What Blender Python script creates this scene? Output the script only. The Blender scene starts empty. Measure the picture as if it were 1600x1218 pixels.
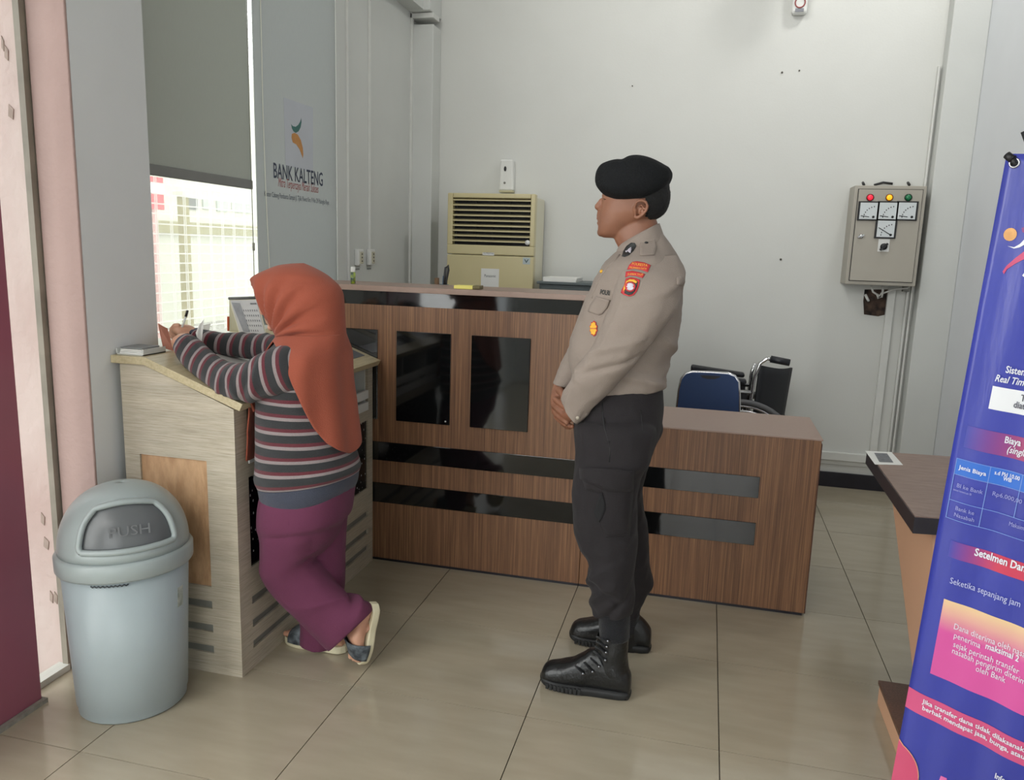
import bpy, bmesh, math, random
from mathutils import Vector, Matrix, noise
import numpy as np

# ---------------------------------------------------------------- camera
F_PX, YAW, PITCH, ROLL = 1222.0, -0.2393, 0.1788, 0.0315
CAM = np.array([1.0652, -2.23, 1.471])
def _axes():
    cy, sy, cp, sp, cr, sr = math.cos(YAW), math.sin(YAW), math.cos(PITCH), math.sin(PITCH), math.cos(ROLL), math.sin(ROLL)
    f = np.array([sy*cp, cy*cp, -sp]); r = np.array([cy, -sy, 0.0]); u = np.cross(r, f)
    return r*cr + u*sr, -r*sr + u*cr, f
CR, CU, CF = _axes()
scene = bpy.context.scene
cam_data = bpy.data.cameras.new('camera'); cam = bpy.data.objects.new('camera', cam_data)
scene.collection.objects.link(cam)
cam_data.sensor_fit = 'HORIZONTAL'; cam_data.sensor_width = 36.0; cam_data.lens = 36.0*F_PX/1600.0
cam_data.clip_start = 0.05
M = Matrix.Identity(4)
for i in range(3):
    M[i][0] = CR[i]; M[i][1] = CU[i]; M[i][2] = -CF[i]; M[i][3] = CAM[i]
cam.matrix_world = M
scene.camera = cam

# ---------------------------------------------------------------- world, lights, exposure
world = bpy.data.worlds.new('sky'); scene.world = world; world.use_nodes = True
bg = world.node_tree.nodes['Background']
bg.inputs['Color'].default_value = (0.93, 0.97, 1.0, 1); bg.inputs['Strength'].default_value = 3.3
def area(name, loc, target, sx, sy, power, col=(1, 1, 1), spread=180):
    l = bpy.data.lights.new(name, 'AREA'); l.shape = 'RECTANGLE'; l.size = sx; l.size_y = sy
    l.energy = power; l.color = col; l.spread = math.radians(spread)
    o = bpy.data.objects.new(name, l); scene.collection.objects.link(o)
    o.location = loc; d = Vector(target) - Vector(loc)
    o.rotation_euler = d.to_track_quat('-Z', 'Y').to_euler()
    return o
# daylight through the tall glazed front behind the camera, a corner lamp, added wall washes, and the glazed door on the left
area('high_front_windows', (-.2, -3.9, 3.5), (0.9, 3.0, 3.1), 1.8, 1.0, 30, (1, 0.985, 0.95), 100)
area('back_wall_wash', (0.1, 0.9, 4.25), (1.5, 3.1, 2.6), 1.2, 0.6, 13, (1, 0.985, 0.95), 105)  # added wash to brighten the back wall, no fitting behind it
area('corner_lamp_light', (2.28, 2.15, 4.25), (1.5, 3.0, 2.4), .3, .3, 14, (1, 0.985, 0.95), 150)
area('right_wall_wash', (-.93, 0.9, 3.8), (2.5, 2.0, 1.9), 2.0, .8, 9, (.96, 0.98, 1), 120)  # added fill to brighten the right wall, no opening behind it
area('entrance_daylight', (-0.94, -1.55, 1.25), (0.7, -0.75, 0.8), 1.15, 2.2, 21, (1, 0.97, 0.92), 150)
area('door_daylight', (.85, -4.1, 1.2), (.6, 0, .3), 1.7, 2.0, 9, (1, 0.98, 0.95), 120)
scene.view_settings.view_transform = 'Standard'; scene.view_settings.look = 'None'
scene.view_settings.gamma = 1.0; scene.view_settings.use_curve_mapping = False
scene.view_settings.exposure = -0.1
scene.cycles.max_bounces = 8; scene.cycles.diffuse_bounces = 4; scene.cycles.glossy_bounces = 4
scene.cycles.transparent_max_bounces = 12; scene.cycles.caustics_reflective = False; scene.cycles.caustics_refractive = False
scene.cycles.use_denoising = True; scene.cycles.sample_clamp_indirect = 4.0

# ---------------------------------------------------------------- helpers
C = scene.collection
V3 = lambda p: Vector((float(p[0]), float(p[1]), float(p[2])))
def at(px, py, axis, val):
    """point of the photo pixel on the plane x/y/z = val (axis 0/1/2)"""
    d = CF + CR*((px-800)/F_PX) - CU*((py-609)/F_PX)
    return CAM + d*((val-CAM[axis])/d[axis])
def ray_plane(px, py, o, n):
    d = CF + CR*((px-800)/F_PX) - CU*((py-609)/F_PX)
    return CAM + d*(np.dot(np.array(o)-CAM, n)/np.dot(d, n))
def lin(c):
    c = [x/255.0 for x in c]
    return tuple(x/12.92 if x <= 0.04045 else ((x+0.055)/1.055)**2.4 for x in c) + (1.0,)

def mat(name, col, rough=0.5, metal=0.0, spec=0.5, var=0.0, vscale=8.0, stretch=(1, 1, 1), bump=0.0, bscale=60.0,
        bstretch=None, col2=None, coat=0.0, sheen=0.0, emit=0.0, alpha=1.0, trans=0.0, sss=0.0, detail=3.0, ramp=(0.35, 0.65)):
    m = bpy.data.materials.new(name); m.use_nodes = True
    nt = m.node_tree; b = nt.nodes['Principled BSDF']
    c = lin(col); b.inputs['Base Color'].default_value = c
    b.inputs['Roughness'].default_value = rough; b.inputs['Metallic'].default_value = metal
    b.inputs['Specular IOR Level'].default_value = spec; b.inputs['Coat Weight'].default_value = coat
    b.inputs['Sheen Weight'].default_value = sheen; b.inputs['Alpha'].default_value = alpha
    b.inputs['Transmission Weight'].default_value = trans
    if sss: b.inputs['Subsurface Weight'].default_value = sss; b.inputs['Subsurface Scale'].default_value = 0.01
    if emit: b.inputs['Emission Color'].default_value = c; b.inputs['Emission Strength'].default_value = emit
    tc = nt.nodes.new('ShaderNodeTexCoord')
    if var or col2:
        mp = nt.nodes.new('ShaderNodeMapping'); mp.inputs['Scale'].default_value = stretch
        nz = nt.nodes.new('ShaderNodeTexNoise'); nz.inputs['Scale'].default_value = vscale; nz.inputs['Detail'].default_value = detail
        cr = nt.nodes.new('ShaderNodeValToRGB')
        c2 = lin(col2) if col2 else tuple(x*(1-var) for x in c[:3])+(1,)
        cr.color_ramp.elements[0].position = ramp[0]; cr.color_ramp.elements[1].position = ramp[1]
        cr.color_ramp.elements[0].color = c2; cr.color_ramp.elements[1].color = c
        nt.links.new(tc.outputs['Object'], mp.inputs[0]); nt.links.new(mp.outputs[0], nz.inputs[0])
        nt.links.new(nz.outputs[0], cr.inputs[0]); nt.links.new(cr.outputs[0], b.inputs['Base Color'])
    if bump:
        mp2 = nt.nodes.new('ShaderNodeMapping'); mp2.inputs['Scale'].default_value = bstretch or (1, 1, 1)
        n2 = nt.nodes.new('ShaderNodeTexNoise'); n2.inputs['Scale'].default_value = bscale; n2.inputs['Detail'].default_value = 4
        bp = nt.nodes.new('ShaderNodeBump'); bp.inputs['Strength'].default_value = bump; bp.inputs['Distance'].default_value = 0.01
        nt.links.new(tc.outputs['Object'], mp2.inputs[0]); nt.links.new(mp2.outputs[0], n2.inputs[0])
        nt.links.new(n2.outputs[0], bp.inputs['Height']); nt.links.new(bp.outputs[0], b.inputs['Normal'])
    return m
def glass_mat(name, tint=(1, 1, 1, 1), glossy=0.06, rough=0.0):
    m = bpy.data.materials.new(name); m.use_nodes = True; nt = m.node_tree; nt.nodes.clear()
    out = nt.nodes.new('ShaderNodeOutputMaterial'); mx = nt.nodes.new('ShaderNodeMixShader')
    t = nt.nodes.new('ShaderNodeBsdfTransparent'); g = nt.nodes.new('ShaderNodeBsdfGlossy')
    t.inputs[0].default_value = tint; g.inputs['Roughness'].default_value = rough; mx.inputs[0].default_value = glossy
    nt.links.new(t.outputs[0], mx.inputs[1]); nt.links.new(g.outputs[0], mx.inputs[2]); nt.links.new(mx.outputs[0], out.inputs[0])
    return m

class MB:
    """collects verts and faces in world coordinates; build() links them as one object"""
    def __init__(s): s.v = []; s.f = []; s.m = []; s.a = []; s.sm = []
    def add(s, vs, fs, mi=0, smooth=False, attr=None):
        o = len(s.v); s.v += [tuple(float(c) for c in p) for p in vs]
        s.f += [tuple(i+o for i in f) for f in fs]; s.m += [mi]*len(fs); s.sm += [smooth]*len(fs)
        s.a += list(attr) if attr is not None else [0.0]*len(vs)
        return s
    def box(s, a, b, mi=0):
        x0, x1 = sorted((a[0], b[0])); y0, y1 = sorted((a[1], b[1])); z0, z1 = sorted((a[2], b[2]))
        v = [(x0,y0,z0),(x1,y0,z0),(x1,y1,z0),(x0,y1,z0),(x0,y0,z1),(x1,y0,z1),(x1,y1,z1),(x0,y1,z1)]
        return s.add(v, [(0,3,2,1),(4,5,6,7),(0,1,5,4),(1,2,6,5),(2,3,7,6),(3,0,4,7)], mi)
    def hexa(s, p, mi=0):
        """8 corners: bottom 4 then top 4"""
        return s.add(p, [(0,3,2,1),(4,5,6,7),(0,1,5,4),(1,2,6,5),(2,3,7,6),(3,0,4,7)], mi)
    def prism(s, poly, off, mi=0):
        """polygon (3-D points) extruded by off"""
        n = len(poly); off = np.array(off, float)
        v = [np.array(p, float) for p in poly]; v = v + [p+off for p in v]
        fs = [tuple(range(n-1, -1, -1)), tuple(range(n, 2*n))] + [(i, (i+1) % n, n+(i+1) % n, n+i) for i in range(n)]
        return s.add(v, fs, mi)
    def tube(s, pts, r, seg=10, mi=0, cap=True, taper=None):
        pts = [np.array(p, float) for p in pts]; n = len(pts); vs = []; prev = None
        for i, p in enumerate(pts):
            t = pts[min(i+1, n-1)] - pts[max(i-1, 0)]; t = t/ (np.linalg.norm(t)+1e-9)
            if prev is None:
                a = np.array([0, 0, 1.0]) if abs(t[2]) < 0.9 else np.array([1.0, 0, 0])
            else: a = prev
            a = a - t*np.dot(a, t); a /= np.linalg.norm(a)+1e-9; prev = a; b = np.cross(t, a)
            rr = r[i] if hasattr(r, '__len__') else r
            for k in range(seg):
                q = 2*math.pi*k/seg; vs.append(p + rr*(a*math.cos(q)+b*math.sin(q)))
        fs = [(i*seg+k, i*seg+(k+1) % seg, (i+1)*seg+(k+1) % seg, (i+1)*seg+k) for i in range(n-1) for k in range(seg)]
        if cap: fs += [tuple(range(seg-1, -1, -1)), tuple((n-1)*seg+k for k in range(seg))]
        return s.add(vs, fs, mi, True)
    def cyl(s, a, b, r, seg=20, mi=0): return s.tube([a, b], r, seg, mi)
    def ball(s, c, r, seg=16, rings=10, mi=0, scale=(1, 1, 1)):
        vs = []; fs = []
        for i in range(rings+1):
            p = math.pi*i/rings
            for k in range(seg):
                q = 2*math.pi*k/seg
                vs.append((c[0]+r*scale[0]*math.sin(p)*math.cos(q), c[1]+r*scale[1]*math.sin(p)*math.sin(q), c[2]+r*scale[2]*math.cos(p)))
        for i in range(rings):
            for k in range(seg): fs.append((i*seg+k, (i+1)*seg+k, (i+1)*seg+(k+1) % seg, i*seg+(k+1) % seg))
        return s.add(vs, fs, mi, True)
    def lathe(s, prof, c, seg=32, mi=0, sx=1.0, sy=1.0, ang=0.0, smooth=True):
        """prof: list of (r, z)"""
        vs = []; n = len(prof)
        for r, z in prof:
            for k in range(seg):
                q = 2*math.pi*k/seg; x, y = r*sx*math.cos(q), r*sy*math.sin(q)
                vs.append((c[0]+x*math.cos(ang)-y*math.sin(ang), c[1]+x*math.sin(ang)+y*math.cos(ang), c[2]+z))
        fs = [(i*seg+k, i*seg+(k+1) % seg, (i+1)*seg+(k+1) % seg, (i+1)*seg+k) for i in range(n-1) for k in range(seg)]
        return s.add(vs, fs, mi, smooth)
    def build(s, name, mats, parent=None, bevel=0.0, loc=None, solidify=0.0, attr=None, subsurf=0, weld=True, smooth_angle=None):
        org = np.array(parent['_org'] if parent is not None and '_org' in parent else (loc if loc is not None else (0, 0, 0)), float)
        me = bpy.data.meshes.new(name)
        me.from_pydata([tuple(np.array(p)-org) for p in s.v], [], s.f)
        mats = mats if isinstance(mats, (list, tuple)) else [mats]
        for m in mats: me.materials.append(m)
        me.polygons.foreach_set('material_index', s.m)
        me.polygons.foreach_set('use_smooth', s.sm)
        if attr:
            at_ = me.attributes.new(attr, 'FLOAT', 'POINT'); at_.data.foreach_set('value', s.a)
        me.update()
        bm = bmesh.new(); bm.from_mesh(me); bmesh.ops.recalc_face_normals(bm, faces=bm.faces); bm.to_mesh(me); bm.free()
        o = bpy.data.objects.new(name, me); C.objects.link(o)
        if parent is not None: o.parent = parent
        else: o.location = tuple(org)
        o['_org'] = [float(x) for x in org]
        if bevel:
            bv = o.modifiers.new('bevel', 'BEVEL'); bv.width = bevel; bv.segments = 2; bv.limit_method = 'ANGLE'; bv.angle_limit = math.radians(40)
        if solidify:
            so = o.modifiers.new('solid', 'SOLIDIFY'); so.thickness = solidify; so.offset = 0
        if subsurf:
            ss = o.modifiers.new('sub', 'SUBSURF'); ss.levels = subsurf; ss.render_levels = subsurf
        return o
def tag(o, label=None, cat=None, group=None, kind=None):
    for k, v in (('label', label), ('category', cat), ('group', group), ('kind', kind)):
        if v: o[k] = v
    return o
def thing(name, label, cat, loc, group=None):
    o = bpy.data.objects.new(name, None); C.objects.link(o); o.location = tuple(float(x) for x in loc)
    o.empty_display_size = 0.05; o['_org'] = [float(x) for x in loc]
    return tag(o, label, cat, group)
def box(name, a, b, m, parent=None, bevel=0.0): return MB().box(a, b).build(name, m, parent, bevel)
def structure(name, mb, m, parent=None, bevel=0.0):
    o = mb.build(name, m, parent, bevel)
    if parent is None: o['kind'] = 'structure'
    return o
def text(name, body, m, parent, origin, right, up, size, align='LEFT', xscale=1.0, depth=0.0004, shear=0.0, warp=None, bold=0.0, width=None):
    """lettering as flat mesh: origin is the baseline start, right / up are unit vectors"""
    cu = bpy.data.curves.new(name, 'FONT'); cu.body = body; cu.size = 1.0; cu.align_x = align; cu.shear = shear
    cu.resolution_u = 2; cu.offset = bold
    ob = bpy.data.objects.new(name, cu); C.objects.link(ob)
    dg = bpy.context.evaluated_depsgraph_get(); me = bpy.data.meshes.new_from_object(ob.evaluated_get(dg))
    bpy.data.objects.remove(ob); bpy.data.curves.remove(cu)
    co = np.empty(len(me.vertices)*3); me.vertices.foreach_get('co', co); co = co.reshape(-1, 3)
    if width is not None and len(co):
        w = co[:, 0].max()-co[:, 0].min(); xscale = width/(w*size)
    org = np.array(parent['_org'], float); R = np.array(right, float); U = np.array(up, float); N = np.cross(R, U)
    R /= np.linalg.norm(R); U /= np.linalg.norm(U); N /= np.linalg.norm(N)
    w = np.array(origin, float) + np.outer(co[:, 0]*size*xscale, R) + np.outer(co[:, 1]*size, U) + N*depth
    if warp: w = np.array([warp(p) for p in w])
    me.vertices.foreach_set('co', (w-org).ravel()); me.update(); me.name = name
    me.materials.clear(); me.materials.append(m)
    o = bpy.data.objects.new(name, me); C.objects.link(o); o.parent = parent; o['_org'] = [float(x) for x in org]
    return o

def catmull(a, n):
    """rows of a (k, d) -> resampled, n steps per span"""
    a = np.array(a, float); k = len(a); out = []
    for i in range(k-1):
        p0, p1, p2, p3 = a[max(i-1, 0)], a[i], a[i+1], a[min(i+2, k-1)]
        for j in range(n):
            t = j/n
            out.append(0.5*((2*p1)+(-p0+p2)*t+(2*p0-5*p1+4*p2-p3)*t*t+(-p0+3*p1-3*p2+p3)*t**3))
    out.append(a[-1]); return np.array(out)
def loft(mb, st, seg=36, sub=5, cap=(True, True), n=2.2, disp=None, mi=0, keep=None, scale=1.0, attr0=0.0, daxis=(0, 1, 0)):
    """st: stations (A, B, b[, n]) - A, B: opposite silhouette points (3-D), b: half depth along daxis.
    ring point = centre + cos*halfAB + sin*b*daxis (superellipse n). disp(s, th, p, nrm) -> outward offset."""
    rows = []
    for q in st:
        A = np.array(q[0], float); B = np.array(q[1], float)
        rows.append(np.concatenate([(A+B)/2, (A-B)/2*scale, [q[2]*scale, q[3] if len(q) > 3 else n]]))
    R = catmull(rows, sub); D = np.array(daxis, float); N = len(R)
    length = np.concatenate([[0], np.cumsum(np.linalg.norm(np.diff(R[:, :3], axis=0), axis=1))])
    vs = []; at_ = []
    for i in range(N):
        c, a, b, e = R[i, :3], R[i, 3:6], R[i, 6], R[i, 7]
        for k in range(seg):
            th = 2*math.pi*k/seg; cs, sn = math.cos(th), math.sin(th)
            x = math.copysign(abs(cs)**(2/e), cs); y = math.copysign(abs(sn)**(2/e), sn)
            off = a*x + D*b*y; p = c+off
            if disp is not None:
                nn = off/(np.linalg.norm(off)+1e-9); p = p + nn*disp(length[i], th, p, i/(N-1))
            vs.append(p); at_.append(attr0+length[i])
    fs = []
    for i in range(N-1):
        for k in range(seg):
            k2 = (k+1) % seg; f = (i*seg+k, i*seg+k2, (i+1)*seg+k2, (i+1)*seg+k)
            if keep is None or keep(np.mean([vs[j] for j in f], axis=0), i/(N-1), 2*math.pi*(k+0.5)/seg): fs.append(f)
    o = len(vs)
    if cap[0]:
        vs.append(R[0, :3]); at_.append(attr0); fs += [(o, (k+1) % seg, k) for k in range(seg)]; o += 1
    if cap[1]:
        vs.append(R[-1, :3]); at_.append(attr0+length[-1]); b0 = (N-1)*seg; fs += [(o, b0+k, b0+(k+1) % seg) for k in range(seg)]
    mb.add(vs, fs, mi, True, at_); return mb
def remeshed(name, mb, mats, parent, voxel, smooth=2, recolor=None):
    """one continuous surface out of overlapping closed lofts"""
    tmp = mb.build(name+'_tmp', mats, parent)
    r = tmp.modifiers.new('r', 'REMESH'); r.mode = 'VOXEL'; r.voxel_size = voxel; r.use_smooth_shade = True
    if smooth:
        s = tmp.modifiers.new('s', 'SMOOTH'); s.factor = 0.5; s.iterations = smooth
    dg = bpy.context.evaluated_depsgraph_get(); me = bpy.data.meshes.new_from_object(tmp.evaluated_get(dg))
    bpy.data.meshes.remove(tmp.data)
    mats = mats if isinstance(mats, (list, tuple)) else [mats]
    me.materials.clear()
    for m in mats: me.materials.append(m)
    me.name = name; o = bpy.data.objects.new(name, me); C.objects.link(o); o.parent = parent
    o['_org'] = list(parent['_org']) if parent is not None else [0, 0, 0]
    return o
def nz(x, y, z): return noise.noise(Vector((x, y, z)))

# ---------------------------------------------------------------- materials
def tile_mat():
    m = mat('polished_floor_tile', (168, 158, 138), rough=0.12, spec=0.75)
    nt = m.node_tree; b = nt.nodes['Principled BSDF']; tc = nt.nodes.new('ShaderNodeTexCoord'); oi = nt.nodes.new('ShaderNodeObjectInfo')
    mp = nt.nodes.new('ShaderNodeMapping'); mp.inputs['Scale'].default_value = (1.5, 6.0, 1.0)
    add = nt.nodes.new('ShaderNodeVectorMath'); add.operation = 'ADD'
    mul = nt.nodes.new('ShaderNodeMath'); mul.operation = 'MULTIPLY'; mul.inputs[1].default_value = 37.0
    nt.links.new(oi.outputs['Random'], mul.inputs[0]); nt.links.new(tc.outputs['Object'], add.inputs[0]); nt.links.new(mul.outputs[0], add.inputs[1])
    nt.links.new(add.outputs[0], mp.inputs[0])
    n = nt.nodes.new('ShaderNodeTexNoise'); n.inputs['Scale'].default_value = 3.0; n.inputs['Detail'].default_value = 5
    cr = nt.nodes.new('ShaderNodeValToRGB'); cr.color_ramp.elements[0].color = lin((164, 154, 134)); cr.color_ramp.elements[1].color = lin((173, 163, 143))
    cr.color_ramp.elements[0].position = .3; cr.color_ramp.elements[1].position = .7
    nt.links.new(mp.outputs[0], n.inputs[0]); nt.links.new(n.outputs[0], cr.inputs[0]); nt.links.new(cr.outputs[0], b.inputs['Base Color'])
    return m
M_TILE = tile_mat()
M_GROUT = mat('grout', (72, 63, 52), rough=0.9, var=.2, vscale=40)
M_WALL = mat('white_paint', (208, 209, 205), rough=0.75, var=.04, vscale=1.6, bump=.05, bscale=90)
M_WALL2 = mat('white_paint_side', (204, 206, 203), rough=0.7, var=.05, vscale=2.2, bump=.06, bscale=70)
M_PILLAR = mat('grey_paint', (216, 217, 217), rough=0.8, var=.05, vscale=2.5, bump=.04, bscale=80)
M_PINK = mat('faded_pink_plaster', (176, 150, 143), rough=0.85, var=.10, vscale=5, stretch=(1, 1, .5), bump=.35, bscale=45)
M_PALE = mat('weathered_pale_plaster', (216, 198, 190), rough=0.9, col2=(200, 176, 168), vscale=4, stretch=(1, 1, .6), bump=.4, bscale=30)
M_CEIL = mat('ceiling_white', (214, 214, 210), rough=0.9, var=.03)
M_DARKBASE = mat('dark_skirting', (34, 33, 42), rough=0.35, var=.2, vscale=20)
M_TRUNK = mat('white_trunking', (214, 215, 211), rough=0.55, var=.06, vscale=12)
M_FRAME = mat('window_frame_white', (214, 214, 206), rough=0.4, var=.05)
def fabric(name, col, through):
    m = mat(name, col, rough=.95, var=.05, vscale=30, stretch=(1, 8, 1), bump=.1, bscale=400); nt = m.node_tree; b = nt.nodes['Principled BSDF']
    t = nt.nodes.new('ShaderNodeBsdfTranslucent'); t.inputs[0].default_value = lin(col); mx = nt.nodes.new('ShaderNodeMixShader'); mx.inputs[0].default_value = through
    out = [n for n in nt.nodes if n.type == 'OUTPUT_MATERIAL'][0]
    nt.links.new(b.outputs[0], mx.inputs[1]); nt.links.new(t.outputs[0], mx.inputs[2]); nt.links.new(mx.outputs[0], out.inputs[0]); return m
M_BLIND = fabric('grey_roller_fabric', (186, 188, 183), .55); M_BLIND2 = fabric('pale_roller_fabric', (200, 203, 203), .42)
M_BLINDBAR = mat('grey_blind_rail', (128, 128, 126), rough=0.6, var=.05)
M_GLASS = glass_mat('clear_glass', (.98, .99, .98, 1), .05)
M_MAROON = mat('maroon_gloss_paint', (148, 84, 100), rough=0.32, var=.1, vscale=3)
M_HOLE = mat('exposed_brick_hole', (84, 66, 56), rough=0.95, col2=(28, 24, 22), vscale=22, bump=.6, bscale=50)
M_STEEL = mat('chrome', (210, 210, 212), rough=0.18, metal=1.0, var=.05)
M_BLACKPL = mat('black_plastic', (28, 28, 30), rough=0.45, var=.2, vscale=30)
M_WHITEPL = mat('white_plastic', (222, 223, 220), rough=0.4, var=.04)

def film_mat():
    """glass covered with a translucent film printed with a fine white square grid"""
    m = bpy.data.materials.new('grid_film_glass'); m.use_nodes = True; nt = m.node_tree; nt.nodes.clear()
    out = nt.nodes.new('ShaderNodeOutputMaterial')
    tc = nt.nodes.new('ShaderNodeTexCoord'); sep = nt.nodes.new('ShaderNodeSeparateXYZ'); nt.links.new(tc.outputs['Object'], sep.inputs[0])
    def line(sock, period, width):
        d = nt.nodes.new('ShaderNodeMath'); d.operation = 'DIVIDE'; d.inputs[1].default_value = period
        fr = nt.nodes.new('ShaderNodeMath'); fr.operation = 'FRACT'; lt = nt.nodes.new('ShaderNodeMath'); lt.operation = 'LESS_THAN'; lt.inputs[1].default_value = width
        nt.links.new(sock, d.inputs[0]); nt.links.new(d.outputs[0], fr.inputs[0]); nt.links.new(fr.outputs[0], lt.inputs[0]); return lt.outputs[0]
    mx = nt.nodes.new('ShaderNodeMath'); mx.operation = 'MAXIMUM'
    nt.links.new(line(sep.outputs['Y'], .085, .10), mx.inputs[0]); nt.links.new(line(sep.outputs['Z'], .038, .14), mx.inputs[1])
    tr = nt.nodes.new('ShaderNodeBsdfTransparent'); tr.inputs[0].default_value = (.98, .99, .96, 1)
    tl = nt.nodes.new('ShaderNodeBsdfTranslucent'); tl.inputs[0].default_value = (.93, .94, .9, 1)
    gl = nt.nodes.new('ShaderNodeBsdfGlossy'); gl.inputs['Roughness'].default_value = .02
    m1 = nt.nodes.new('ShaderNodeMixShader'); m2 = nt.nodes.new('ShaderNodeMixShader'); m2.inputs[0].default_value = .05
    sc_ = nt.nodes.new('ShaderNodeMath'); sc_.operation = 'MULTIPLY_ADD'; sc_.inputs[1].default_value = .45; sc_.inputs[2].default_value = .16
    nt.links.new(mx.outputs[0], sc_.inputs[0])
    nt.links.new(sc_.outputs[0], m1.inputs[0]); nt.links.new(tr.outputs[0], m1.inputs[1]); nt.links.new(tl.outputs[0], m1.inputs[2])
    nt.links.new(m1.outputs[0], m2.inputs[1]); nt.links.new(gl.outputs[0], m2.inputs[2]); nt.links.new(m2.outputs[0], out.inputs[0])
    return m
M_FILM = film_mat()

# ---------------------------------------------------------------- floor of tiles
XL, XR, YB, YF, ZC = -0.98, 2.50, 3.09, -4.2, 4.4
TX, TY = 0.6, 0.5408
floor = structure('floor', MB().box((-1.0, YF, -0.06), (XR+.02, YB+.02, -0.006)), M_GROUT)
tile_meshes = {}
for i in range(-2, 5):
    for j in range(-8, 6):
        x0, x1 = max(i*TX, XL), min((i+1)*TX, XR); y0, y1 = max(j*TY, YF), min((j+1)*TY, YB)
        if x1-x0 < .02 or y1-y0 < .02: continue
        key = (round(x1-x0, 3), round(y1-y0, 3))
        if key not in tile_meshes:
            t = MB().box((.0016, .0016, -.02), (key[0]-.0016, key[1]-.0016, 0)).build('tile', M_TILE, floor)
            tile_meshes[key] = t
        else:
            t = tile_meshes[key].copy(); C.objects.link(t); t.parent = floor
        t.location = (x0, y0, 0)

# ---------------------------------------------------------------- walls, columns, ceiling
wall_back = structure('wall_back', MB().box((-1.1, YB, 0), (XR+.12, YB+.12, ZC)), M_WALL)
wall_right = structure('wall_right', MB().box((XR, YF, 0), (XR+.12, YB, ZC)), mat('white_paint_cool', (226, 229, 233), rough=.7, var=.04, vscale=2))
wall_left = structure('wall_left', MB().box((-1.10, 1.83, 0), (-.95, YB, ZC)).box((-1.10, .16, 3.2), (-.95, 1.83, ZC)).box((-1.10, .16, 0), (-.95, 1.83, .8))
                      .box((-1.10, YF, 3.0), (-.98, -.166, ZC)), M_WALL2)
structure('ceiling', MB().box((-1.2, YF-.1, ZC), (XR+.2, YB+.2, ZC+.1)), M_CEIL)
structure('wall_front', MB().box((-1.1, YF-.12, 2.6), (XR, YF, 3.0)).box((-1.1, YF-.12, 0), (-.2, YF, 3.0)).box((1.9, YF-.12, 0), (XR, YF, 3.0)).box((-1.1, YF-.12, 3.0), (XR, YF, ZC)), M_WALL2)
# window-side pillar: grey inside, faded pink on the face by the entrance, paler outside the glass
pil = structure('pillar', MB().box((-.978, -.160, 0), (-.826, .165, ZC)), M_PILLAR)
MB().box((-.965, -.170, 0), (-.826, -.160, ZC)).build('plaster_face', M_PINK, pil, bevel=.003)
structure('wall_outside', MB().box((-1.9, -.170, -.3), (-.992, .2, ZC)), M_PALE)
dl = MB()
for k in range(7):   # flaked plaster along the edge outside the glass
    a = random.Random(k); z = 1.93+a.uniform(-.14, .10) if k < 3 else .12+a.uniform(0, .5)
    x = -1.02-a.uniform(0, .04); w = a.uniform(.006, .02)
    dl.prism([(x, -.173, z), (x+w, -.173, z-.01), (x+w*1.3, -.173, z+.02), (x+.3*w, -.173, z+.035)], (0, .004, 0))
structure('trim_4', dl, mat('bare_plaster', (176, 158, 146), rough=.95, var=.2, vscale=30))
structure('trim_5', MB().box((-.990, -.190, 0), (-.968, -.160, 3.0)), mat('glazing_channel', (150, 142, 128), rough=.6, var=.25, vscale=9))
# column, beam and cap in the far left corner
structure('column', MB().box((-.95, 2.93, 0), (-.80, YB, 2.90)).box((-.95, 2.86, 2.965), (-.80, YB, ZC)), M_WALL2, bevel=.006)
structure('beam', MB().box((-.95, 1.6, 2.97), (-.845, 2.94, 3.5)), M_WALL2)
structure('trim_1', MB().box((-.955, 2.90, 2.93), (-.79, 3.02, 2.962)), M_TRUNK, bevel=.003)
# column in the far right corner
structure('column_right', MB().box((2.305, 2.98, 0), (2.5, YB, ZC)), M_WALL2, bevel=.006)
structure('baseboard_back', MB().box((-.8, YB-.016, 0), (2.305, YB, .098)), M_DARKBASE, bevel=.002)
structure('trim_2', MB().box((-.8, YB-.012, .15), (2.30, YB, .182)).box((-.8, YB-.03, .182), (2.30, YB, .235)), M_TRUNK, bevel=.003)
structure('baseboard_right', MB().box((XR-.014, -1.2, 0), (XR, 2.98, .1)), M_DARKBASE, bevel=.002)
hole = MB().prism([at(px, py, 1, 3.088) for px, py in ((1351, 452), (1388, 452), (1387, 472), (1385, 491), (1372, 494), (1350, 491), (1349, 470))], (0, .006, 0))
hole.build('cable_hole', M_HOLE, wall_back)
nl = MB()
for px, py, r in ((988, 134, .004), (1222, 113, .006), (1249, 110, .005), (1220, 405, .007)):
    p = at(px, py, 1, 3.085); nl.cyl(p, p+np.array([0, .006, 0]), r, 8)
nl.build('screw', mat('rusty_screw', (96, 92, 84), rough=.7, var=.3, vscale=50), wall_back)
# vertical cable trunking on the left wall
for i, (y, w, z0) in enumerate(((1.945, .010, .9), (2.235, .016, 1.44), (2.90, .035, .9))):
    structure('trim_%d' % (6+i), MB().box((-.951, y, z0), (-.936, y+w, 2.97)), M_TRUNK, bevel=.003)
structure('trim_9', MB().box((2.150, 3.066, .236), (2.195, YB, 1.30)).box((2.255, 3.06, .236), (2.268, YB, 1.30)).box((2.28, 3.06, .236), (2.292, YB, 2.6)), M_TRUNK, bevel=.003)

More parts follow.
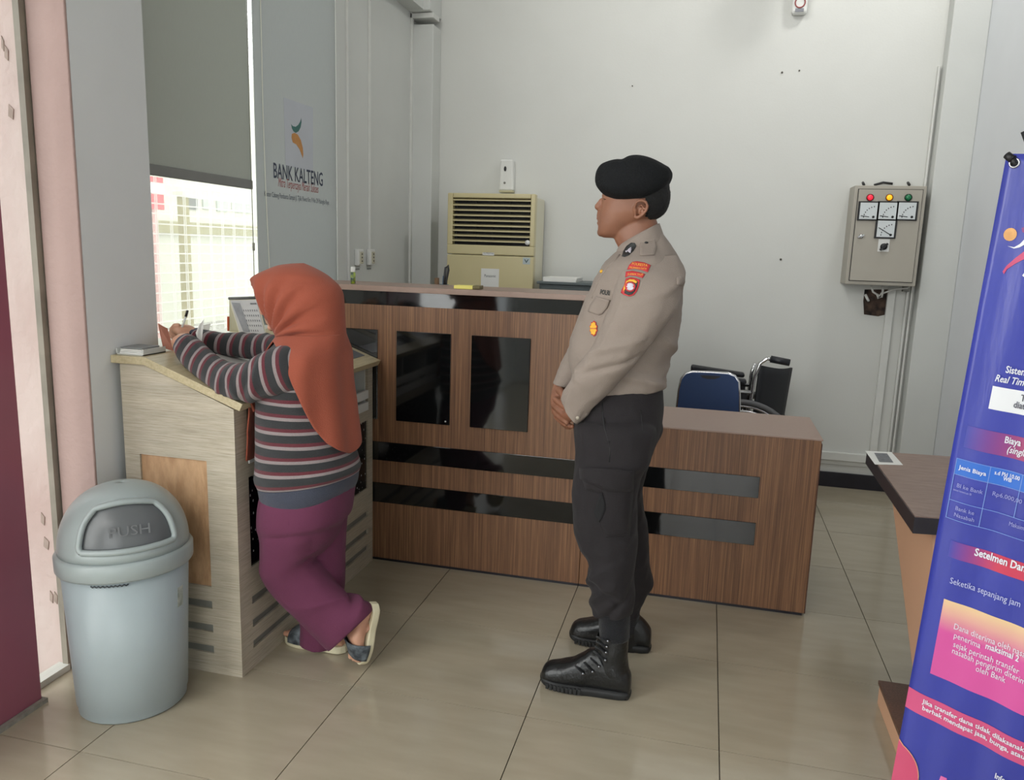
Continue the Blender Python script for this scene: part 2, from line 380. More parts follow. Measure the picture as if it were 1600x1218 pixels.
# ---------------------------------------------------------------- glazing on the left
w1 = structure('window_1', MB().box((-1.04, .165, .8), (-.985, .19, 3.2)).box((-1.04, 1.80, .8), (-.985, 1.83, 3.2)).box((-1.04, .165, .8), (-.985, 1.83, .84)).box((-1.04, .165, 3.16), (-.985, 1.83, 3.2)), M_FRAME, bevel=.003)
MB().box((-.985, .166, 1.05), (-.828, 1.02, 1.0865)).build('window_sill', M_FRAME, w1, bevel=.003)
MB().box((-1.018, .19, .84), (-1.010, 1.80, 3.16)).build('pane', M_FILM, w1)
w2 = structure('window_2', MB().box((-1.01, YF, 0), (-.965, -.185, .022)).box((-1.01, YF, 2.95), (-.965, -.166, 3.0)).box((-1.01, -1.0, 0), (-.965, -.96, 3.0)).box((-1.01, -3.3, 0), (-.965, -3.26, 3.0)), M_FRAME)
MB().box((-.990, -.96, .022), (-.982, -.186, 2.95)).build('pane', M_GLASS, w2)
MB().box((-.990, -3.26, .022), (-.982, -1.0, 2.95)).build('pane', M_GLASS, w2)
MB().box((-.990, YF, .022), (-.982, -3.3, 2.95)).build('pane', M_GLASS, w2)
d1 = structure('door_1', MB().box((-.2, YF-.08, 0), (-.14, YF-.02, 2.6)).box((1.84, YF-.08, 0), (1.9, YF-.02, 2.6)).box((.82, YF-.08, 0), (.88, YF-.02, 2.6)).box((-.2, YF-.08, 2.54), (1.9, YF-.02, 2.6)), M_FRAME)
MB().box((-.14, YF-.055, 0), (.82, YF-.045, 2.54)).build('pane', M_GLASS, d1)
MB().box((.88, YF-.055, 0), (1.84, YF-.045, 2.54)).build('pane', M_GLASS, d1)

# ---------------------------------------------------------------- what the window shows outside
M_GROUND = mat('concrete_yard', (150, 147, 138), rough=.9, var=.2, vscale=2)
M_FAC = mat('pale_yellow_render', (204, 204, 188), rough=.9, var=.06, vscale=1)
g = structure('ground_outside', MB().box((-14, -12, -.12), (-1.02, 20, -.07)).box((-1.02, -14, -.12), (6, YF-.12, -.07)), M_GROUND)
hb = tag(box('neighbour_building', (-9.0, 2.0, -.07), (-8.0, 16, 4.6), M_FAC), 'pale yellow building across the yard seen through the gridded window', 'building')
box('ledge', (-8.05, 2.0, 1.55), (-7.9, 16, 1.75), mat('olive_ledge', (150, 144, 100), rough=.9, var=.1), hb)
XO = -4.2
c0, c1, c2 = at(234, 301, 0, XO), at(257, 328, 0, XO), at(255, 281, 0, XO)
rs = thing('red_signboard', 'red and white board standing outside at the left edge of the window view', 'sign', (XO, (c0[1]+c1[1])/2, -.07))
y0_, y1_ = c1[1]-.26, c1[1]
box('board', (XO-.04, y0_, c1[2]), (XO, y1_, c2[2]+.02), mat('red_board', (196, 40, 62), rough=.6, var=.06), rs)
box('white_band', (XO, y0_, c0[2]), (XO+.006, y1_, at(257, 287, 0, XO)[2]), M_WHITEPL, rs)
box('post', (XO-.05, (y0_+y1_)/2-.03, -.07), (XO-.01, (y0_+y1_)/2+.03, c1[2]), mat('post_paint', (200, 150, 146), rough=.6, var=.1), rs)
c0, c1 = at(282, 306, 0, -5.0), at(291, 350, 0, -5.0)
op = thing('olive_post', 'olive yellow post standing in the yard outside the gridded window', 'post', (-5.0, c1[1], -.07))
box('shaft', (-5.05, c0[1], -.07), (-4.95, c1[1], c0[2]), mat('olive_paint', (140, 130, 70), rough=.7, var=.1), op)
box('cap', (-5.08, c0[1]-.03, c0[2]), (-4.92, c1[1]+.03, c0[2]+.05), M_FAC, op)
c0, c1 = at(295, 309, 0, -7.96), at(311, 328, 0, -7.96)
box('window', (-8.02, c0[1], c1[2]), (-7.97, c1[1], c0[2]), mat('dark_pane_grey', (50, 62, 58), rough=.3, var=.2), hb)
for pa, pb in (((318, 309), (330, 327)), ((340, 312), (357, 331)), ((364, 315), (392, 333))):
    c0, c1 = at(*pa, 0, -7.96), at(*pb, 0, -7.96); box('window', (-8.02, c0[1], c1[2]), (-7.97, c1[1], c0[2]), mat('pale_pane', (170, 176, 168), rough=.3, var=.1), hb)

# ---------------------------------------------------------------- roller blinds
b1 = thing('roller_blind', 'plain grey roller blind pulled halfway down over the gridded window', 'blind', (-.95, .6, 3.1))
MB().box((-.9508, .10, 1.735), (-.9500, .985, 3.12)).build('fabric', M_BLIND, b1)
MB().box((-.958, .10, 1.695), (-.943, .99, 1.735)).build('bottom_rail', M_BLINDBAR, b1, bevel=.004)
MB().cyl((-.955, .17, 3.14), (-.955, 1.0, 3.14), .03).build('roller', M_BLINDBAR, b1)
cd = MB().tube([(-.94, .975, 3.1), (-.942, .975, 2.0), (-.94, .974, 1.10)], .0022, 6); cd.cyl((-.94, .975, 1.425), (-.94, .975, 1.46), .006, 8)
cd.build('pull_cord', mat('cord_grey', (150, 150, 140), rough=.7, var=.1), b1)
b2 = thing('roller_blind', 'pale roller blind printed with the bank name hanging beside the white wall', 'blind', (-.95, 1.4, 3.1))
MB().box((-.952, 1.028, .86), (-.949, 1.818, 3.12)).build('fabric', M_BLIND2, b2)
MB().box((-.958, 1.028, .83), (-.943, 1.818, .87)).build('bottom_rail', M_BLINDBAR, b2, bevel=.004)
MB().cyl((-.955, 1.028, 3.14), (-.955, 1.818, 3.14), .03).build('roller', M_BLINDBAR, b2)
pc = [at(x, y, 0, -.944) for x, y in ((405, -60), (408, 40), (411, 180), (415, 290), (421, 420), (425, 480))]
MB().tube(pc, .0025, 6).build('pull_cord', mat('cord_white', (226, 226, 214), rough=.6, var=.05), b2)
XB = -.9485
def on_blind(pts, name, m, off=0.0):
    p = [at(a, b, 0, XB+off) for a, b in pts]; return MB().prism(p, (.0006, 0, 0)).build(name, m, b2)
on_blind([(443, 152), (489, 168), (489, 269), (446, 258)], 'pasted_paper', mat('pasted_paper', (192, 196, 204), rough=.8, var=.04, vscale=6))
on_blind([(455, 194), (457.5, 197), (462, 198), (466, 195), (469, 190), (470.5, 184.5), (471, 191), (469.5, 199), (466.5, 205), (462, 207.5), (458.5, 205), (456, 200)], 'logo_leaf', mat('logo_green', (52, 104, 98), rough=.6, var=.05), .001)
on_blind([(456, 209), (460, 207.5), (465, 210), (470, 219), (473, 231), (473.8, 241), (473, 247), (471, 241), (468, 233), (463, 225.5), (457.5, 222.5), (455.5, 215)], 'logo_petal', mat('logo_orange', (196, 138, 74), rough=.6, var=.1, vscale=30), .001)
M_INK = mat('navy_print', (52, 60, 82), rough=.6, var=.05); M_INKR = mat('red_print', (170, 84, 84), rough=.6, var=.05)
def blind_text(body, p0, p1, h, m, shear=0.0, bold=0.0):
    a, b = at(*p0, 0, XB), at(*p1, 0, XB); R = b-a; L = np.linalg.norm(R)
    text('lettering', body, m, b2, a, R, np.cross((1., 0, 0), R/L), h, width=L, shear=shear, depth=.0012, bold=bold)
blind_text('BANK KALTENG', (426.5, 277), (503.5, 290.5), .098, M_INK, bold=.012)
blind_text('Mitra Terpercaya Meraih Sukses', (434, 291), (497, 301.5), .062, M_INKR, shear=.35)
blind_text('Kantor Cabang Pembantu Sampit Jl. Tjilik Riwut Km. 9 No 29 Palangka Raya', (412.5, 306), (513.5, 319.5), .034, M_INK)

# ---------------------------------------------------------------- maroon board by the entrance glass
mb_ = thing('board', 'tall maroon gloss board standing at the far left by the entrance glass', 'panel', (-.92, -.66, 0))
MB().box((-.94, -.95, .012), (-.9, -.369, 2.3)).build('panel', M_MAROON, mb_, bevel=.004)
MB().box((-.945, -.95, 0), (-.885, -.362, .014)).build('base_seal', mat('grey_mortar', (150, 144, 134), rough=.95, var=.3, vscale=30, bump=.5, bscale=60), mb_)

# ================================================================ furniture materials
def streak(name, c1, c2, c3, stretch, scale=6.0, rough=0.4, bump=.08, coat=0.0):
    """fine straight-grained laminate: two noise layers stretched along the grain"""
    m = bpy.data.materials.new(name); m.use_nodes = True; nt = m.node_tree; b = nt.nodes['Principled BSDF']
    b.inputs['Roughness'].default_value = rough; b.inputs['Coat Weight'].default_value = coat
    tc = nt.nodes.new('ShaderNodeTexCoord'); mp = nt.nodes.new('ShaderNodeMapping'); mp.inputs['Scale'].default_value = stretch
    n1 = nt.nodes.new('ShaderNodeTexNoise'); n1.inputs['Scale'].default_value = scale; n1.inputs['Detail'].default_value = 6; n1.inputs['Roughness'].default_value = .7
    n2 = nt.nodes.new('ShaderNodeTexNoise'); n2.inputs['Scale'].default_value = scale*.13; n2.inputs['Detail'].default_value = 2
    cr = nt.nodes.new('ShaderNodeValToRGB'); e = cr.color_ramp.elements
    e[0].position = .30; e[0].color = lin(c2); e[1].position = .68; e[1].color = lin(c3); x = e.new(.5); x.color = lin(c1)
    mx = nt.nodes.new('ShaderNodeMix'); mx.data_type = 'RGBA'; mx.blend_type = 'MULTIPLY'; mx.inputs[0].default_value = .35
    nt.links.new(tc.outputs['Object'], mp.inputs[0]); nt.links.new(mp.outputs[0], n1.inputs[0]); nt.links.new(mp.outputs[0], n2.inputs[0])
    nt.links.new(n1.outputs[0], cr.inputs[0]); nt.links.new(cr.outputs[0], mx.inputs[6]); nt.links.new(n2.outputs[0], mx.inputs[7])
    ga = nt.nodes.new('ShaderNodeGamma'); ga.inputs[1].default_value = 1.0
    nt.links.new(mx.outputs[2], ga.inputs[0]); nt.links.new(ga.outputs[0], b.inputs['Base Color'])
    bp = nt.nodes.new('ShaderNodeBump'); bp.inputs['Strength'].default_value = bump; bp.inputs['Distance'].default_value = .004
    nt.links.new(n1.outputs[0], bp.inputs['Height']); nt.links.new(bp.outputs[0], b.inputs['Normal'])
    return m
M_WOOD = streak('brown_grooved_laminate', (134, 96, 70), (92, 62, 46), (172, 128, 92), (34, 34, .35), 7, rough=.42)
M_WOODSIDE = streak('dark_brown_laminate', (104, 72, 58), (78, 52, 42), (124, 88, 72), (30, 30, .35), 6, rough=.45)
M_TOP = mat('taupe_counter_top', (158, 134, 122), rough=.42, var=.06, vscale=60, stretch=(1, 6, 1))
M_BLACKGLOSS = mat('black_gloss_panel', (16, 17, 18), rough=.06, spec=.7, var=.1, vscale=3)
M_BEIGE = streak('beige_brushed_laminate', (196, 186, 166), (168, 157, 138), (212, 203, 187), (2.2, 2.2, 60), 4, rough=.42, bump=.05)
M_BEIGETOP = streak('beige_desk_top', (198, 184, 148), (180, 166, 132), (210, 197, 164), (30, 3, 30), 3, rough=.38, bump=.03)
M_SLOT = mat('grey_slot_strip', (124, 124, 118), rough=.5, var=.1, vscale=30)
M_COPPER = mat('copper_woven_sheet', (208, 170, 132), rough=.4, metal=.2, col2=(184, 146, 110), vscale=34, stretch=(1, 1, .35), bump=.5, bscale=60, bstretch=(1, 1, .35))
def sparkle():
    m = mat('black_panel_with_silver_flecks', (18, 18, 20), rough=.1, spec=.6)
    nt = m.node_tree; b = nt.nodes['Principled BSDF']; tc = nt.nodes.new('ShaderNodeTexCoord'); mp = nt.nodes.new('ShaderNodeMapping'); mp.inputs['Scale'].default_value = (1, 26, 17)
    vo = nt.nodes.new('ShaderNodeTexVoronoi'); vo.inputs['Scale'].default_value = 2.0; lt = nt.nodes.new('ShaderNodeMath'); lt.operation = 'LESS_THAN'; lt.inputs[1].default_value = .17
    mx = nt.nodes.new('ShaderNodeMix'); mx.data_type = 'RGBA'; mx.inputs[6].default_value = lin((18, 18, 20)); mx.inputs[7].default_value = lin((190, 190, 192))
    nt.links.new(tc.outputs['Object'], mp.inputs[0]); nt.links.new(mp.outputs[0], vo.inputs[0]); nt.links.new(vo.outputs['Distance'], lt.inputs[0])
    nt.links.new(lt.outputs[0], mx.inputs[0]); nt.links.new(mx.outputs[2], b.inputs['Base Color']); return m
M_SPARK = sparkle()
M_PAPER = mat('white_paper', (226, 226, 222), rough=.8, var=.05, vscale=5)
M_GREYPRINT = mat('grey_print', (120, 122, 126), rough=.7, var=.3, vscale=60)

# ================================================================ the brown service counter
YC = 1.03
hc = thing('service_counter', 'tall brown wood-grain counter with black gloss panels behind the striped-sweater woman', 'counter', (-.2, 1.2, 0))
MB().box((-.92, YC, .012), (.602, YC+.30, 1.205)).build('body', M_WOOD, hc, bevel=.002)
MB().box((-.92, YC-.012, 1.266), (.618, YC+.33, 1.290)).build('counter_top', M_TOP, hc, bevel=.002)
MB().box((-.92, YC+.012, 1.205), (.602, YC+.30, 1.266)).build('upper_rail', M_WOODSIDE, hc)
MB().box((-.92, YC+.001, 1.203), (.560, YC+.012, 1.267)).build('gloss_fascia', M_BLACKGLOSS, hc)
MB().box((-.92, YC+.30, .80), (.602, YC+.46, .825)).build('inner_worktop', M_TOP, hc)
MB().box((-.92, YC+.30, 1.10), (.2, YC+.42, 1.12)).build('inner_shelf', M_TOP, hc)
MB().box((-.91, YC+.004, 0), (.602, YC+.29, .014)).build('plinth', M_DARKBASE, hc)
for x0, x1 in ((-.64, -.359), (-.267, -.012), (.083, .347)):
    MB().box((x0, YC-.008, .684), (x1, YC+.002, 1.094)).build('gloss_panel', M_BLACKGLOSS, hc, bevel=.0015)
for z0, z1 in ((.490, .578), (.288, .382)):
    MB().box((-.92, YC-.005, z0), (.603, YC+.002, z1)).build('gloss_band', M_BLACKGLOSS, hc, bevel=.001)
MB().cyl((-.03, YC-.011, .700), (-.03, YC-.006, .700), .0045, 12).build('panel_screw', M_STEEL, hc)
lc = thing('low_counter', 'low brown wood-grain counter with a flat taupe top behind the officer in the beret', 'counter', (1.1, 1.25, 0))
MB().box((.604, YC, .012), (1.553, YC+.44, .751)).build('body', M_WOOD, lc, bevel=.002)
MB().box((.604, YC-.002, .751), (1.558, YC+.455, .757)).build('counter_top', M_TOP, lc, bevel=.001)
MB().box((1.553, YC, .012), (1.557, YC+.44, .738)).build('end_panel', M_WOODSIDE, lc)
MB().box((.604, YC+.004, 0), (1.545, YC+.43, .014)).build('plinth', M_DARKBASE, lc)
for z0, z1 in ((.490, .580), (.285, .382)):
    MB().box((.604, YC-.005, z0), (1.330, YC+.002, z1)).build('gloss_band', M_BLACKGLOSS, lc, bevel=.001)

# things on the tall counter
gs = thing('glue_stick', 'small green and white glue stick standing on the tall counter beside the blind', 'glue', (-.512, 1.10, 1.2905))
p = np.array(gs['_org'])
MB().cyl(p, p+[0, 0, .052], .011, 16).build('tube', mat('green_label', (170, 190, 60), rough=.4, col2=(40, 60, 90), vscale=60), gs)
MB().cyl(p+[0, 0, .052], p+[0, 0, .076], .0105, 16).build('cap', M_WHITEPL, gs, bevel=.002)
mp_ = thing('memo_pad', 'small yellow memo pad lying on the tall counter in front of the air conditioner', 'notepad', at(730, 451, 2, 1.291))
p = np.array(mp_['_org'])
MB().box(p+[-.055, -.02, 0], p+[.03, .05, .014]).build('pages', mat('yellow_pages', (240, 230, 130), rough=.8, var=.1, vscale=60, stretch=(1, 1, 30)), mp_)
MB().box(p+[.03, -.02, 0], p+[.062, .04, .016]).build('clip', mat('olive_clip', (110, 100, 60), rough=.5, var=.3, vscale=40), mp_, bevel=.002)
po = thing('pen_cup', 'pen cup with scissors and markers on the inner counter shelf beside the air conditioner', 'pen holder', at(690, 432, 1, YC+.36))
p = np.array(po['_org']); p[2] = 1.12; po.location = tuple(p); po['_org'] = [float(x) for x in p]
MB().lathe([(0, 0), (.034, 0), (.038, .10), (.036, .17), (.032, .17), (.03, .01)], p, 20).build('cup', mat('teal_cup', (76, 120, 134), rough=.4, var=.1), po)
sc_ = MB().tube([p+[.01, 0, .05], p+[.014, 0, .2], p+[.020, 0, .25], p+[.032, 0, .262], p+[.034, 0, .24], p+[.024, 0, .19], p+[.018, 0, .1]], .006, 8)
sc_.build('scissors', M_BLACKPL, po)
MB().cyl(p+[-.02, 0, .04], p+[-.024, 0, .2], .012, 12).build('brown_marker', mat('brown_marker', (120, 92, 66), rough=.5, var=.2), po)
MB().cyl(p+[0, .015, .04], p+[.004, .02, .21], .005, 10).build('pencil', mat('blue_pencil', (70, 110, 150), rough=.5, var=.1), po)

# ================================================================ air conditioner and cabinet behind the counter
M_CREAM = mat('yellowed_plastic', (202, 191, 148), rough=.32, var=.07, vscale=3)
M_CREAM2 = mat('yellowed_plastic_pale', (216, 212, 190), rough=.4, var=.05, vscale=4)
M_DARKIN = mat('dark_grille_inside', (26, 26, 30), rough=.7, var=.3, vscale=20)
ac = thing('air_conditioner', 'cream floor-standing air conditioner with louvred grille against the white wall', 'air conditioner', (-.33, 2.9, 0))
Y0 = 2.75
MB().box((-.615, Y0+.066, .02), (-.04, YB-.02, 1.80)).build('body', M_CREAM2, ac, bevel=.01)
fr = MB()
fr.box((-.622, Y0, 1.485), (-.586, Y0+.06, 1.815)).box((-.066, Y0, 1.485), (-.036, Y0+.06, 1.815)).box((-.586, Y0, 1.785), (-.066, Y0+.06, 1.815)).box((-.622, Y0, 1.425), (-.036, Y0+.06, 1.487))
fr.build('front_frame', M_CREAM, ac, bevel=.006)
MB().box((-.586, Y0+.05, 1.487), (-.066, Y0+.06, 1.785)).build('grille_back', M_DARKIN, ac)
for k in range(9):
    z = 1.512+k*.0325
    MB().hexa([(-.586, Y0+.004, z-.004), (-.066, Y0+.004, z-.004), (-.066, Y0+.034, z+.004), (-.586, Y0+.034, z+.004),
               (-.586, Y0+.004, z+.003), (-.066, Y0+.004, z+.003), (-.066, Y0+.034, z+.011), (-.586, Y0+.034, z+.011)]).build('louvre', M_CREAM, ac)
for x in (-.57, -.44, -.325, -.21, -.085):
    MB().box((x-.004, Y0+.036, 1.487), (x+.004, Y0+.046, 1.785)).build('vertical_fin', M_DARKIN, ac)
MB().box((-.620, Y0-.002, .06), (-.034, Y0+.06, 1.421)).build('lower_panel', M_CREAM, ac, bevel=.006)
p = at(824, 379, 1, Y0-.003); MB().cyl(p, p+np.array([0, .01, 0]), .016, 20).build('round_tag', M_WHITEPL, ac)
a, b = at(754, 394, 1, Y0-.001), at(772, 399, 1, Y0-.001); MB().box((a[0], Y0-.001, b[2]), (b[0], Y0+.003, a[2])).build('name_plate', M_PAPER, ac)
text('lettering', 'HUMIDITAS', M_GREYPRINT, ac, (a[0]+.004, Y0-.0015, b[2]+.008), (1, 0, 0), (0, 0, 1), .016, width=b[0]-a[0]-.008)
a, b = at(817, 402, 1, Y0-.003), at(828, 413, 1, Y0-.003); MB().box((a[0], Y0-.003, b[2]), (b[0], Y0, a[2])).build('energy_badge', mat('badge_silver', (176, 188, 190), rough=.4, var=.1), ac)
cx, cz = (a[0]+b[0])/2, (a[2]+b[2])/2
MB().prism([(cx-.016, Y0-.004, cz+.012), (cx, Y0-.004, cz-.014), (cx+.016, Y0-.004, cz+.012), (cx+.006, Y0-.004, cz+.008), (cx, Y0-.004, cz-.004), (cx-.006, Y0-.004, cz+.008)], (0, .001, 0)).build('badge_leaf', mat('badge_green', (60, 84, 90), rough=.4, var=.1), ac)
a, b = at(752, 419, 1, Y0-.003), at(779, 453, 1, Y0-.003); MB().box((a[0], Y0-.004, b[2]-.06), (b[0], Y0, a[2])).build('white_plate', M_WHITEPL, ac)
text('lettering', 'Panasonic', mat('dark_print', (50, 54, 60), rough=.5, var=.05), ac, (a[0]+.022, Y0-.0045, a[2]-.055), (1, 0, 0), (0, 0, 1), .026, width=b[0]-a[0]-.044)
af = thing('air_freshener', 'white automatic air freshener fixed to the wall above the air conditioner', 'air freshener', at(793, 299, 1, YB-.03))
a, b = at(783, 250, 1, YB-.035), at(802, 298, 1, YB-.035); x0, x1, z0, z1 = a[0], b[0], b[2], a[2]
MB().hexa([(x0-.006, YB-.055, z0), (x1+.004, YB-.055, z0), (x1+.004, YB-.001, z0), (x0-.006, YB-.001, z0), (x0+.004, YB-.075, z1), (x1, YB-.075, z1), (x1, YB-.001, z1), (x0+.004, YB-.001, z1)]).build('case', M_WHITEPL, af, bevel=.01)
MB().box((x0-.004, YB-.058, z0-.012), (x1+.002, YB-.001, z0+.002)).build('base', mat('beige_base', (190, 184, 150), rough=.5, var=.1), af, bevel=.004)
cx = (x0+x1)/2-.006; MB().ball((cx, YB-.071, z1-.06), .011, 14, 8, scale=(.8, .4, 1.5)).build('spray_window', M_BLACKPL, af)
MB().ball((cx-.004, YB-.061, z0+.05), .008, 12, 8, scale=(1, .5, 1)).build('indicator', M_SLOT, af)
cb = thing('filing_cabinet', 'dark grey low cabinet behind the tall counter beside the air conditioner', 'cabinet', (.25, 2.85, 0))
MB().box((.02, 2.70, .02), (.56, 3.05, 1.255)).build('body', mat('dark_grey_metal', (70, 80, 82), rough=.5, var=.06), cb, bevel=.004)
MB().box((.005, 2.685, 1.255), (.575, 3.06, 1.272)).build('top', mat('dark_grey_top', (84, 94, 96), rough=.45, var=.06), cb, bevel=.003)
for k in range(4):
    d = MB().box((.035, 2.688, .06+k*.298), (.545, 2.702, .345+k*.298)).build('drawer', mat('dark_grey_drawer', (66, 76, 78), rough=.5, var=.06), cb, bevel=.003)
    MB().box((.22, 2.674, .225+k*.298), (.36, 2.690, .238+k*.298)).build('handle', M_STEEL, d)
pp = thing('paper_stack', 'stack of white paper lying on the dark grey cabinet', 'paper', (.12, 2.8, 1.272))
for k in range(4):
    MB().box((.04-.002*k, 2.72+.004*k, 1.272+.0065*k), (.25+.002*k, 2.98, 1.278+.0065*k)).build('sheet', M_PAPER, pp)

# ================================================================ writing desk
dk = thing('writing_desk', 'beige sloping writing desk with copper side panel in front of the window', 'desk', (-.6, .5, 0))
DX0, DX1, DY0, DY1 = -.80, -.38, -.06, 1.018
def side(y0, y1, inset_y):
    m = MB(); off = (0, y1-y0, 0)
    q = lambda *pts: m.prism([(x, y0, z) for x, z in pts], off)
    q((DX0, .755), (DX1, .755), (DX1, .935), (-.70, 1.058), (DX0, 1.058))
    q((DX0, 0), (-.742, 0), (-.742, .755), (DX0, .755)); q((-.487, 0), (DX1, 0), (DX1, .755), (-.487, .755))
    zs = [0, .072, .100, .150, .178, .236, .264, .315]
    for k in (0, 2, 4, 6): q((-.742, zs[k]), (-.487, zs[k]), (-.487, zs[k+1]), (-.742, zs[k+1]))
    o = m.build('side_panel', M_BEIGE, dk)
    MB().box((-.742, inset_y, .315), (-.487, inset_y+.004, .755)).build('copper_inset', M_COPPER, o)
    for k in (1, 3, 5): MB().box((-.742, inset_y, zs[k]), (-.487, inset_y+.004, zs[k+1])).build('slot_strip', M_SLOT, o)
side(DY0, DY0+.028, DY0+.008); side(DY1-.028, DY1, DY1-.012)
fr = MB(); fx0, fx1 = DX1-.02, DX1
fr.box((fx0, DY0+.028, 0), (fx1, .012, .93)).box((fx0, .968, 0), (fx1, DY1-.028, .93))
for z0, z1 in ((0, .072), (.100, .150), (.178, .236), (.264, .37), (.690, .735)): fr.box((fx0, .012, z0), (fx1, .968, z1))
fr.build('front_frame', M_BEIGE, dk)
MB().box((DX1-.016, .012, .36), (DX1-.008, .968, .70)).build('flecked_panel', M_SPARK, dk)
for z in (.072, .150, .236): MB().box((DX1-.016, .012, z), (DX1-.010, .968, z+.028)).build('slot_strip', M_SLOT, dk)
MB().box((DX0, DY0+.028, .02), (DX0+.012, DY1-.028, 1.05)).build('back_panel', M_BEIGE, dk)
sl = math.atan2(.935-1.072, (-.345)-(-.70))
top = MB().prism([(-.825, DY0-.012, 1.060), (-.70, DY0-.012, 1.060), (-.352, DY0-.012, .934), (-.340, DY0-.012, .958), (-.692, DY0-.012, 1.086), (-.825, DY0-.012, 1.086)], (0, DY1-DY0+.012+.001, 0))
top.build('desk_top', M_BEIGETOP, dk, bevel=.002)
# white form trays under the top: frames and tilted dividers
for y in (.014, .300, .630, .960): MB().box((DX1-.20, y, .735), (DX1-.012, y+.006, .93)).build('tray_divider', M_WHITEPL, dk)
for z0, z1 in ((.737, .775), (.790, .828)):
    MB().box((DX1-.010, .014, z0), (DX1+.004, .966, z1)).build('tray_lip', M_WHITEPL, dk, bevel=.002)
MB().box((DX1-.19, .02, .739), (DX1-.02, .96, .745)).build('tray_floor', M_WHITEPL, dk)
for y in (.05, .34, .67): MB().box((DX1-.17, y, .745), (DX1-.03, y+.22, .78)).build('form_bundle', M_PAPER, dk)
def slope_z(x): return 1.0865 - (x+.692)*(.1285/.352)
def on_top(name, x0, x1, y0, y1, m, t=.0012, h=0.0):
    p = [(x0, y0, slope_z(x0)+h), (x1, y0, slope_z(x1)+h), (x1, y1, slope_z(x1)+h), (x0, y1, slope_z(x0)+h)]
    return MB().hexa(p+[(a, b, c+t) for a, b, c in p]).build(name, m, dk)
for y in (.10, .42, .74):
    on_top('form_frame', -.64, -.40, y, y+.24, mat('dark_form_backing', (92, 94, 98), rough=.25, var=.1, vscale=20))
    on_top('form_sample', -.63, -.47, y+.012, y+.228, M_PAPER, .0016)

# things on the desk
def flat(name, pts, m, parent, th=.0008):
    """a thin sheet through four points"""
    p = [np.array(q, float) for q in pts]; n = np.cross(p[1]-p[0], p[2]-p[0]); n = n/np.linalg.norm(n)*th
    return MB().prism(p, n).build(name, m, parent)
ZT = 1.0865
st = thing('form_box', 'low clear and white tray of forms on the back edge of the writing desk', 'tray', (-.775, .03, ZT))
for k in range(3): MB().box((-.815+.002*k, -.04, ZT+.003+.005*k), (-.725-.002*k, .055, ZT+.0070+.005*k)).build('form_sheet', M_PAPER, st)
M_ACR = mat('clear_acrylic', (206, 208, 204), rough=.15, var=.04)
MB().box((-.82, -.05, ZT), (-.715, .06, ZT+.003)).box((-.82, -.05, ZT), (-.817, .06, ZT+.02)).box((-.718, -.05, ZT), (-.715, .06, ZT+.02)).build('tray', M_ACR, st)
MB().box((-.82, -.03, ZT+.018), (-.735, .055, ZT+.022)).build('grey_folder', mat('grey_folder', (132, 134, 134), rough=.5, var=.1), st)
cdh = thing('folded_card', 'brown folded card standing upright on the desk beside the writing hand', 'card', at(258, 548, 0, -.74))
A = lambda px, py, y: at(px, py, 1, y)
flat('card', [A(247, 505, .10), A(262, 513, .125), A(272, 548, .105), A(255, 543, .09)], mat('brown_card', (172, 112, 92), rough=.7, var=.12, vscale=20), cdh, .0015)
ws = thing('paper_slips', 'white paper slips curling up between the two sleeves of the striped sweater', 'paper', A(312, 534, .14))
flat('slip', [A(306, 520, .14), A(312, 507, .14), A(319, 499, .15), A(317, 516, .15), A(315, 535, .14), A(308, 527, .13)], M_PAPER, ws, .001)
ws2 = thing('paper_slip', 'small white paper slip standing behind the far striped sleeve', 'paper', A(320, 520, .36))
flat('slip', [A(317, 508, .36), A(329, 505, .37), A(326, 519, .36), A(318, 520, .36)], M_PAPER, ws2, .001)

# desk calendar: A-frame of cream board with a printed page and spiral
cl = thing('desk_calendar', 'A-frame desk calendar standing on the desk in front of the window', 'calendar', (-.78, .66, 1.0895))
a0, a1 = A(357.5, 466, .635), A(402, 465, .650)
a3 = at(374, 522, 2, 1.0895); a2 = ray_plane(417, 524, a0, np.cross(a1-a0, a3-a0)); a2[2] = max(a2[2], 1.084)
b3 = at(345, 520, 2, 1.0895)+np.array([0, .06, 0]); b2 = b3+(a2-a3)*1.0; b2[2] = 1.0895
flat('front_leaf', [a0, a1, a2, a3], mat('cream_board', (220, 216, 196), rough=.7, var=.04), cl, .003)
flat('back_leaf', [a0+np.array([0, .003, 0]), a1+np.array([0, .003, 0]), b2, b3], mat('cream_board_back', (206, 202, 178), rough=.7, var=.05), cl, .003)
flat('foot_board', [a3, a2, b2, b3], mat('cream_foot_board', (214, 206, 180), rough=.7, var=.05), cl, .002)
MB().tube([b3+np.array([-.004, .0, .004]), a0+(b3-a0)*.55+np.array([-.004, 0, 0])], .005, 8).build('orange_edge', mat('orange_board', (206, 96, 62), rough=.7, var=.1), cl)
nrm = np.cross(a1-a0, a3-a0); nrm /= np.linalg.norm(nrm)
if np.dot(nrm, CAM-a0) < 0: nrm = -nrm
def cal(u, v): return a0+(a1-a0)*u+(a3-a0)*v+((a2-a3)-(a1-a0))*u*v+nrm*.0045
flat('page', [cal(.05, .06), cal(.96, .06), cal(.96, .97), cal(.05, .97)], mat('calendar_page', (198, 198, 200), rough=.6, var=.05), cl, .0006)
M_CALPIC = mat('grey_picture', (150, 152, 158), rough=.6, var=.2, vscale=30)
flat('picture', [cal(.08, .12)+nrm*.0018, cal(.36, .14)+nrm*.0018, cal(.44, .93)+nrm*.0018, cal(.20, .93)+nrm*.0018], M_CALPIC, cl, .0004)
dg_ = MB()
